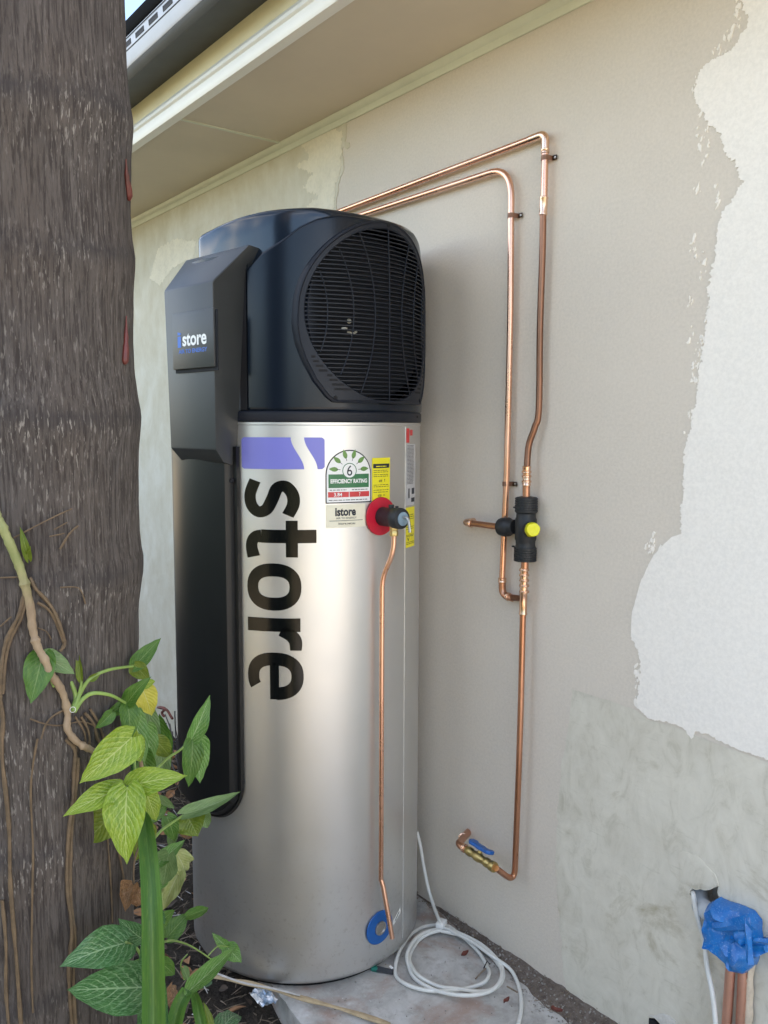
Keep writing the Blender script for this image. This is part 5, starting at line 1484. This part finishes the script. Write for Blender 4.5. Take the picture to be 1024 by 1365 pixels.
o = build('crown', bm, M_unseen_foliage, palm); o.matrix_parent_inverse = Matrix.Translation(-TC)

# ------------------------------------------------------------------ climbing arrowhead vine
vine = empty('climbing_vine', ontrunk(60, 900), 0, 'arrowhead vine with variegated lime leaves and tan roots climbing the palm trunk', 'vine')
vt_ = Thing(vine)
def leaf(base, tip, width, kind, up=None, fold=.25, droop=.15, lobe=.12, name='leaf', par=vt_, petiole=None, twist=0, seed=0, wave=.06):
    base, tip = Vector(base), Vector(tip); ax = tip-base; Ln = ax.length; ax.normalize()
    view = (CAM-(base+tip)/2).normalized()
    nrm = view if up is None else (view*.55+Vector(up)*.6)
    nrm = (nrm-ax*nrm.dot(ax)).normalized(); sd_ = ax.cross(nrm).normalized()
    if twist: nrm, sd_ = nrm*cos(twist)+sd_*sin(twist), sd_*cos(twist)-nrm*sin(twist)
    nl, nw = 16, 5; bm = bmesh.new(); uvl = bm.loops.layers.uv.new('UVMap'); g = {}
    hw = width/2
    for i in range(nl+1):
        t = i/nl
        w_ = hw*(sin(pi*min(1, t**.72*.93+.07))**.85)*(1.03-.25*t)*1.12
        if t > .82: w_ = hw*.60*((1-t)/.18)**1.25*.78+0
        w_ = min(w_, hw*1.05)
        for j in range(-nw, nw+1):
            u = j/nw; bk = lobe*Ln*(1-t)**3*abs(u)**1.2
            z = fold*w_*(abs(u)**1.3) - droop*1.5*Ln*(t*t) + (wave+.05)*w_*sin(t*13+seed+j*.5)*abs(u)**2 + .10*w_*sin(t*5+seed*2)*u + .05*Ln*sin(t*4+seed)
            bk += .012*Ln*sin(t*23+seed*3+j)*abs(u)**3
            g[i, j] = (bm.verts.new(base+ax*(Ln*t-bk)+sd_*(w_*u)+nrm*(z+droop*Ln*t*.35)), (u, t))
    for i in range(nl):
        for j in range(-nw, nw):
            q = [g[i, j], g[i+1, j], g[i+1, j+1], g[i, j+1]]
            f_ = bm.faces.new([a[0] for a in q])
            for lp_, a in zip(f_.loops, q): lp_[uvl].uv = a[1]
    me = bpy.data.meshes.new(name); bm.to_mesh(me); bm.free()
    o = link(name, me, LM[kind], None)
    me.polygons.foreach_set('use_smooth', [True]*len(me.polygons)); par(o)
    return o
def stem(pts_, r_, mat=M_stem_green, par=vt_, name='petiole', n=8):
    P = smooth_path(pts_, 6)
    rs = [r_[0]+(r_[1]-r_[0])*i/(len(P)-1) for i in range(len(P))] if isinstance(r_, tuple) else r_
    return par(tube(name, P, rs, mat, None, n))
PXM = 1/FPX
def lf(b, t, wpx, kind, d, dt=None, **k):
    dt = d if dt is None else dt
    bb = atdist(*b, d); tt = atdist(*t, dt); dep = (bb-CAM).dot(fw); k.setdefault('twist', .35*sin(b[0]*1.7+b[1]*.9))
    return leaf(bb, tt, wpx*dep/FPX, kind, seed=b[0]*.37, **k)
# main climbing stem on the bark
ms = [(-8, 680), (0, 697), (12, 722), (24, 750), (33, 778), (41, 812), (43, 835), (50, 862), (60, 880), (68, 898), (83, 922), (90, 950), (90, 972), (104, 990), (124, 1001), (140, 1012)]
P = smooth_path([ontrunk(x, y, .009+.004*sin(i)) for i, (x, y) in enumerate(ms)], 6)
vt_(tube('main_stem', P, [.0060+.0004*sin(i*1.1)+.0004*sin(i*2.7)+(.0011 if i % 8 == 0 else 0)-.00002*i for i in range(len(P))], M_vine, None, 10))
def root(pts_, r_, off=.003): 
    P = smooth_path([ontrunk(x, y, off+.0015*sin(i*2.1)) for i, (x, y) in enumerate(pts_)], 5)
    vt_(tube('aerial_root', P, [r_*.68*(1+.16*sin(i*.8)+.14*sin(i*2.3+r_*900))+.0002 for i in range(len(P))], M_stem_tan, None, 6))
for pts_, r_ in ((((33, 790), (25, 820), (10, 850), (3, 880), (0, 920), (4, 960), (3, 1010), (12, 1100), (14, 1180), (22, 1280), (28, 1365)), .0036),
                 (((36, 795), (28, 825), (14, 853), (7, 885), (4, 925)), .0028),
                 (((40, 770), (48, 785), (60, 798), (72, 815), (82, 840), (86, 858), (80, 868)), .0032),
                 (((50, 803), (64, 812), (75, 830), (84, 855)), .0024),
                 (((88, 985), (100, 1000), (99, 1030), (97, 1070), (91, 1120), (90, 1180), (96, 1240), (92, 1300), (96, 1365)), .0040),
                 (((104, 1010), (103, 1040), (98, 1080), (95, 1130), (94, 1190), (100, 1250), (98, 1310), (101, 1365)), .0030),
                 (((50, 985), (44, 1020), (41, 1060), (44, 1130), (43, 1200), (42, 1290), (44, 1350)), .0018),
                 (((3, 1200), (8, 1260), (8, 1320), (12, 1370)), .0030),
                 (((113, 950), (125, 965), (130, 985), (138, 1000)), .0026), (((108, 955), (118, 975), (120, 1000)), .0022),
                 (((120, 945), (132, 965), (138, 985)), .0022), (((100, 955), (112, 975), (114, 990)), .0018),
                 (((140, 1080), (143, 1110), (148, 1180), (150, 1230)), .0014), (((155, 1120), (165, 1170), (166, 1200)), .0018),
                 (((0, 835), (15, 822)), .0012), (((0, 770), (25, 769)), .0012), (((18, 717), (50, 700), (78, 686), (96, 678)), .0012),
                 (((72, 706), (90, 696)), .0010), (((66, 715), (86, 711)), .0010), (((80, 732), (92, 712), (104, 701)), .0018), (((80, 783), (105, 784), (114, 805)), .0010),
                 (((88, 945), (70, 955), (60, 968), (55, 985)), .0016), (((50, 837), (62, 842), (68, 852)), .0010), (((40, 958), (60, 965), (80, 967), (110, 962), (135, 972)), .0012)):
    root(pts_, r_)
# small tie ring
p = ontrunk(97, 946, .014); vt_(lathe('tie_ring', [(.0032, -.0005), (.0038, -.0005), (.0038, .0005), (.0032, .0005), (.0032, -.0005)], M_cord, None, p, (CAM-p), 18))
T1 = 1.17
# shoot spikes
vt_(leaf(ontrunk(38, 745, .008), ontrunk(27, 703, .012), .010, 'olive', fold=.8, name='shoot')); vt_(leaf(ontrunk(38, 738, .008), ontrunk(40, 730, .02), .006, 'olive', fold=.8, name='shoot'))
# leaves on the trunk
lf((57, 873), (41, 935), 37, 'mid', T1-.02, T1-.06, droop=.1)
lf((56, 870), (30, 881), 22, 'grey', T1+.0, T1+.0)
lf((58, 874), (100, 897), 26, 'grey', T1-.02, T1-.03, droop=.12)
stem([ontrunk(72, 915, .008), atdist(60, 890, T1), atdist(57, 873, T1-.02)], (.002, .0014))
stem([ontrunk(97, 945, .010), atdist(101, 930, T1-.01), atdist(96, 912, T1-.01), atdist(88, 897, T1)], (.0035, .0022))
stem([atdist(104, 930, T1-.01), atdist(109, 905, T1-.01), atdist(104, 880, T1-.0)], (.0022, .0012))
lf((108, 905), (102, 868), 9, 'olive', T1-.012, T1-.01, fold=.9)
n1 = [ontrunk(98, 948, .012), atdist(106, 926, T1-.01), atdist(120, 905, T1-.01), atdist(145, 893, T1+.0), atdist(177, 888, T1+.04)]
stem(n1, (.0032, .0018))
lf((120, 905), (135, 897), 9, 'olive', T1-.01, T1-.01, fold=.8)
n2 = [ontrunk(99, 948, .012), atdist(110, 932, T1-.01), atdist(125, 924, T1-.01), atdist(148, 927, T1-.0), atdist(167, 937, T1+.02)]
stem(n2, (.0034, .0018))
lf((178, 889), (214, 851), 22, 'mid', T1+.04, T1+.08, droop=.0)
lf((179, 886), (199, 910), 22, 'olive', T1+.04, T1+.04, droop=.25)
lf((168, 938), (198, 903), 22, 'mid', T1+.02, T1+.0, droop=.1)
lf((168, 937), (136, 959), 16, 'mid', T1+.02, T1+.02)
lf((170, 940), (176, 988), 26, 'mid', T1+.02, T1+.0, droop=.2)
lf((190, 912), (207, 908), 14, 'lime', T1+.06, T1+.06)
lf((188, 915), (206, 957), 30, 'yellow', T1+.07, T1+.07, droop=.2)
lf((180, 950), (193, 1019), 27, 'green', T1+.06, T1+.05, droop=.05)
lf((196, 945), (212, 1010), 22, 'grey', T1+.16, T1+.16)
lf((210, 960), (222, 1035), 30, 'mid', T1+.22, T1+.22)
lf((172, 985), (190, 1015), 30, 'lime', T1+.03, T1+.02)
lf((174, 983), (111, 1044), 48, 'lime', T1-.02, T1-.06, droop=.12, lobe=.15)
# front trifoliate
lf((167, 1048), (85, 1085), 34, 'lime', T1-.02, T1-.05, droop=.10, lobe=.05)
lf((168, 1048), (247, 1033), 37, 'lime', T1-.02, T1-.04, droop=.10, lobe=.05)
lf((170, 1050), (165, 1151), 52, 'lime', T1-.03, T1-.08, droop=.14, lobe=.10, fold=.3)
stem([atdist(170, 1049, T1-.02), atdist(180, 1040, T1+.0), atdist(178, 1000, T1+.03), atdist(176, 985, T1+.03)], (.002, .002))
lf((158, 1077), (107, 1129), 44, 'olive', T1+.0, T1-.0, droop=.1, lobe=.1)
lf((196, 1058), (210, 1096), 26, 'lime', T1+.03, T1+.03)
for b_, t_, w_, k_, d1, d2 in (((196, 968), (204, 1022), 26, 'green', .12, .12), ((205, 985), (232, 1012), 24, 'olive', .14, .16), ((188, 1000), (205, 1052), 28, 'mid', .10, .08),
        ((176, 1010), (150, 1060), 26, 'dark', .08, .06), ((214, 1002), (218, 1052), 24, 'grey', .2, .2), ((200, 1090), (226, 1068), 20, 'mid', .14, .16),
        ((196, 1100), (182, 1150), 30, 'olive', .06, .05), ((222, 1088), (236, 1124), 22, 'mid', .18, .18), ((205, 1180), (232, 1160), 20, 'green', .14, .16),
        ((196, 1210), (222, 1236), 24, 'dark', .2, .22), ((206, 1232), (236, 1214), 20, 'mid', .3, .32), ((178, 990), (168, 960), 18, 'lime', .03, .02), ((150, 950), (128, 972), 16, 'mid', .0, -.01),
        ((188, 1290), (160, 1300), 26, 'green', -.02, -.05), ((214, 1282), (236, 1302), 20, 'mid', .22, .24)):
    lf(b_, t_, w_, k_, T1+d1, T1+d2)
stem([atdist(182, 985, T1+.06), atdist(192, 1050, T1+.07), atdist(190, 1120, T1+.07), atdist(194, 1200, T1+.07), atdist(190, 1290, T1+.06)], (.003, .003), M_vine)
# right hand groups in front of the dark cover
stem([atdist(205, 1028, T1+.1), atdist(226, 1009, T1+.15), atdist(240, 1000, T1+.2), atdist(254, 985, T1+.22)], (.0024, .0016))
lf((255, 986), (280, 926), 22, 'green', T1+.22, T1+.24, droop=-.05, fold=.5)
lf((256, 987), (254, 1051), 28, 'mid', T1+.22, T1+.20, droop=.1)
lf((262, 984), (270, 1046), 32, 'green', T1+.23, T1+.22, droop=.15)
stem([atdist(200, 1125, T1+.1), atdist(214, 1108, T1+.14), atdist(232, 1095, T1+.17), atdist(244, 1087, T1+.19)], (.0024, .0018))
lf((212, 1062), (243, 1087), 10, 'grey', T1+.08, T1+.18, fold=.8)
lf((245, 1086), (319, 1059), 20, 'grey', T1+.19, T1+.22, droop=-.1, fold=.55)
lf((248, 1085), (264, 1115), 42, 'olive', T1+.2, T1+.18, droop=.1, lobe=.05)
lf((268, 1080), (276, 1106), 24, 'grey', T1+.21, T1+.21, fold=.4)
lf((210, 1152), (247, 1116), 20, 'green', T1+.12, T1+.15, fold=.5)
lf((226, 1138), (213, 1185), 34, 'grey', T1+.12, T1+.12)
lf((232, 1105), (226, 1135), 14, 'grey', T1+.2, T1+.2)
lf((236, 1138), (253, 1172), 26, 'pale', T1+.16, T1+.18, droop=.3, fold=.5, wave=.3)
lf((240, 1162), (213, 1214), 28, 'pale', T1+.16, T1+.14, droop=.2, fold=.5, wave=.25)
stem([atdist(190, 1120, T1+.05), atdist(181, 1140, T1+.04), atdist(178, 1165, T1+.03), atdist(180, 1190, T1+.03)], (.0016, .0012), M_stem_tan)
lf((178, 1180), (164, 1210), 24, 'dead', T1+.02, T1+.0, droop=.5, fold=1.1, wave=.4)
lf((180, 1188), (192, 1208), 24, 'dead', T1+.02, T1+.02, droop=.3, fold=.7, wave=.3)
# low leaves
lf((168, 1256), (84, 1284), 50, 'dark', T1-.06, T1-.10, droop=.1, lobe=.16)
lf((188, 1250), (166, 1234), 28, 'dark', T1-.02, T1-.06, lobe=.2)
lf((194, 1316), (96, 1320), 60, 'dark', T1-.06, T1-.12, droop=.08, lobe=.12)
stem([atdist(190, 1365, T1-.02), atdist(192, 1310, T1-.02), atdist(186, 1270, T1-.02), atdist(168, 1256, T1-.06)], (.0025, .0018))
lf((224, 1250), (250, 1216), 26, 'mid', T1+.35, T1+.36)
lf((250, 1221), (282, 1209), 14, 'mid', T1+.36, T1+.40, fold=.5)
stem([atdist(218, 1256, T1+.25), atdist(232, 1254, T1+.3), atdist(256, 1262, T1+.33), atdist(286, 1282, T1+.34)], (.0022, .0012))
stem([atdist(276, 1276, T1+.34), atdist(290, 1262, T1+.36), atdist(304, 1262, T1+.38)], (.0014, .001))
lf((303, 1263), (283, 1245), 13, 'green', T1+.38, T1+.38)
lf((302, 1262), (322, 1283), 22, 'green', T1+.38, T1+.36)
lf((244, 1290), (254, 1310), 10, 'grey', T1+.4, T1+.4, fold=.6)
stem([atdist(246, 1306, T1+.4), atdist(241, 1285, T1+.4), atdist(250, 1272, T1+.4)], (.002, .001))

# strap-leaved plant in the foreground
sp_ = empty('strap_plant', atdist(205, 1500, 1.02), 0, 'foreground plant with tall glossy green strap leaves in front of the vine', 'plant'); spt = Thing(sp_)
def strap(pts_, ws, kind, depth, par=spt, fold=.85):
    P = smooth_path(pts_, 8); bm = bmesh.new(); uvl = bm.loops.layers.uv.new('UVMap'); prev = None; n0 = len(P)
    for i, p in enumerate(P):
        t = i/(n0-1); d = (P[min(i+1, n0-1)]-P[max(i-1, 0)]).normalized(); view = (CAM-p).normalized(); sd_ = d.cross(view).normalized(); nr = sd_.cross(d)
        w_ = interp(t, ws); ring = []
        for j in range(-4, 5):
            u = j/4; ring.append((bm.verts.new(p+sd_*w_*u-nr*fold*w_*(1-abs(u)**1.5)+nr*.0), (u, t*3)))
        if prev:
            for j in range(8):
                q = (prev[j], ring[j], ring[j+1], prev[j+1]); f_ = bm.faces.new([a[0] for a in q])
                for lp_, a in zip(f_.loops, q): lp_[uvl].uv = a[1]
        prev = ring
    me = bpy.data.meshes.new('leaf'); bm.to_mesh(me); bm.free(); o = link('leaf', me, LM[kind], None); par(o); return o
k0 = 1.10/FPX
strap([atdist(200, 1600, 1.0), atdist(204, 1450, 1.03), atdist(205, 1365, 1.05), atdist(204, 1260, 1.07), atdist(201, 1180, 1.10), atdist(195, 1112, 1.15), atdist(190, 1080, 1.19)], [(0, 16*k0), (.5, 14.5*k0), (.8, 12*k0), (.92, 9*k0), (1, 2*k0)], 'strap', 1.05)
strap([atdist(186, 1600, 1.06), atdist(188, 1450, 1.08), atdist(190, 1330, 1.1), atdist(190, 1250, 1.12)], [(0, 8*k0), (.8, 6*k0), (1, 1*k0)], 'dark', 1.05)
strap([atdist(222, 1600, 1.1), atdist(226, 1420, 1.12), atdist(236, 1350, 1.13), atdist(250, 1320, 1.14)], [(0, 13*k0), (.7, 11*k0), (1, 9*k0)], 'strap', 1.1)
strap([atdist(216, 1560, 1.12), atdist(220, 1420, 1.12), atdist(218, 1330, 1.13), atdist(212, 1290, 1.13)], [(0, 6*k0), (.7, 5*k0), (1, 3*k0)], 'dark', 1.1)
lf((246, 1327), (319, 1252), 24, 'green', 1.14, 1.24, fold=.6, lobe=.0, par=spt)
strap([atdist(276, 1480, 1.16), atdist(272, 1390, 1.17), atdist(264, 1345, 1.18), atdist(258, 1322, 1.15)], [(0, 9*k0), (.7, 8*k0), (1, 4*k0)], 'strap', 1.1)
lf((283, 1380), (273, 1335), 12, 'olive', 1.3, 1.32, par=spt, fold=.5)
lf((290, 1385), (326, 1330), 30, 'dark', 1.45, 1.6, par=spt, fold=.3)
# dead brown leaf beside the strap
lf((222, 1340), (246, 1318), 34, 'dead', 1.42, 1.5, par=vt_, fold=.5, wave=.2)
# dry dead fern hanging at the wall behind
DF = empty('dead_weed', onwall(235, 985), 0, 'tangle of dark dried weed stems standing against the wall left of the heater', 'dead plant'); dft = Thing(DF)
rnd = random.Random(77); bm = bmesh.new()
for _ in range(46):
    x0, y0 = rnd.uniform(218, 262), rnd.uniform(1000, 1060); x1, y1 = x0+rnd.gauss(-2, 12), y0-rnd.uniform(20, 75)
    off = rnd.uniform(.06, .30); P = smooth_path([onwall(x0, y0, off), onwall((x0+x1)/2+rnd.gauss(0, 5), (y0+y1)/2, off), onwall(x1, max(y1, 948), off)], 4)
    if P[0].x > -1.9: continue
    add_tube(bm, P, rnd.uniform(.0012, .003), 4, False)
dft(build('stems', bm, plain('grey_dead_stem', (.09, .08, .075), .8, var=.4), None))
bm = bmesh.new()
add_tube(bm, smooth_path([onwall(219, 955, .12), onwall(216, 950, .12), onwall(222, 946, .12), onwall(228, 955, .12), onwall(230, 958, .12)], 4), [.006]*17, 5)
add_tube(bm, smooth_path([onwall(210, 943, .12), onwall(218, 944, .12), onwall(226, 951, .12), onwall(230, 957, .12)], 4), [.004+.004*sin(i*.5) for i in range(13)], 5)
dft(build('seed_head', bm, M_redleaf, None))

# ------------------------------------------------------------------ unseen greenery added across the yard to darken reflections in tank and lettering
bm = bmesh.new(); rnd = random.Random(31)
for _ in range(15000):
    t = rnd.random(); x = -9+17*t; hgt = 2.0+.7*noise.noise((x*.5, 0, 0))+.3*noise.noise((x*1.7, 3, 0))
    z = rnd.random()**.8*hgt; y = -6.6-.5*noise.noise((x*.6, 7, z*.5))+rnd.gauss(0, .18)
    s_ = rnd.uniform(.05, .13); m_ = Matrix.Translation((x, y, z-.05)) @ Matrix.Rotation(rnd.uniform(0, 6.3), 4, (rnd.uniform(-1, 1), rnd.uniform(-1, 1), rnd.uniform(-1, 1)+.01))
    bm.faces.new([bm.verts.new(m_ @ Vector(q)) for q in ((-s_, 0, 0), (0, -s_*.4, 0), (s_, 0, s_*.2), (0, s_*.4, 0))])
tag(build('added_hedge', bm, M_unseen_foliage, smooth=False), kind='stuff')

# unseen shrubs added to darken the tank's left reflection and block sky from the wall
bm = bmesh.new(); rnd = random.Random(5)
for k, (cx, cy, rad, hgt) in enumerate(((-2.3, -2.9, .75, 1.25), (-3.5, -2.6, .8, 1.3), (-4.9, -2.7, .9, 1.2), (-6.2, -2.4, .9, 1.2), (-3.0, -3.9, .8, 1.6))):
    for _ in range(2600):
        a = rnd.uniform(0, 6.283); t = rnd.random()**.6; zz = rnd.random()**.75
        rr_ = rad*t*(1.05-.5*zz)*(1+.3*noise.noise((cos(a)*2+k, sin(a)*2, zz*3)))
        s_ = rnd.uniform(.03, .08); m_ = Matrix.Translation((cx+rr_*cos(a), cy+rr_*sin(a), .03+zz*hgt)) @ Matrix.Rotation(rnd.uniform(0, 6.3), 4, (rnd.uniform(-1, 1), rnd.uniform(-1, 1), rnd.uniform(-1, 1)+.01))
        bm.faces.new([bm.verts.new(m_ @ Vector(q)) for q in ((-s_, 0, 0), (0, -s_*.4, 0), (s_, 0, s_*.2), (0, s_*.4, 0))])
    for q in range(5): a = q*1.3+k; add_tube(bm, [(cx, cy, -.06), (cx+rad*.3*cos(a), cy+rad*.3*sin(a), hgt*.5), (cx+rad*.5*cos(a), cy+rad*.5*sin(a), hgt*.85)], [.02, .014, .006], 5)
tag(build('added_shrubs', bm, M_unseen_foliage, smooth=False), kind='stuff')
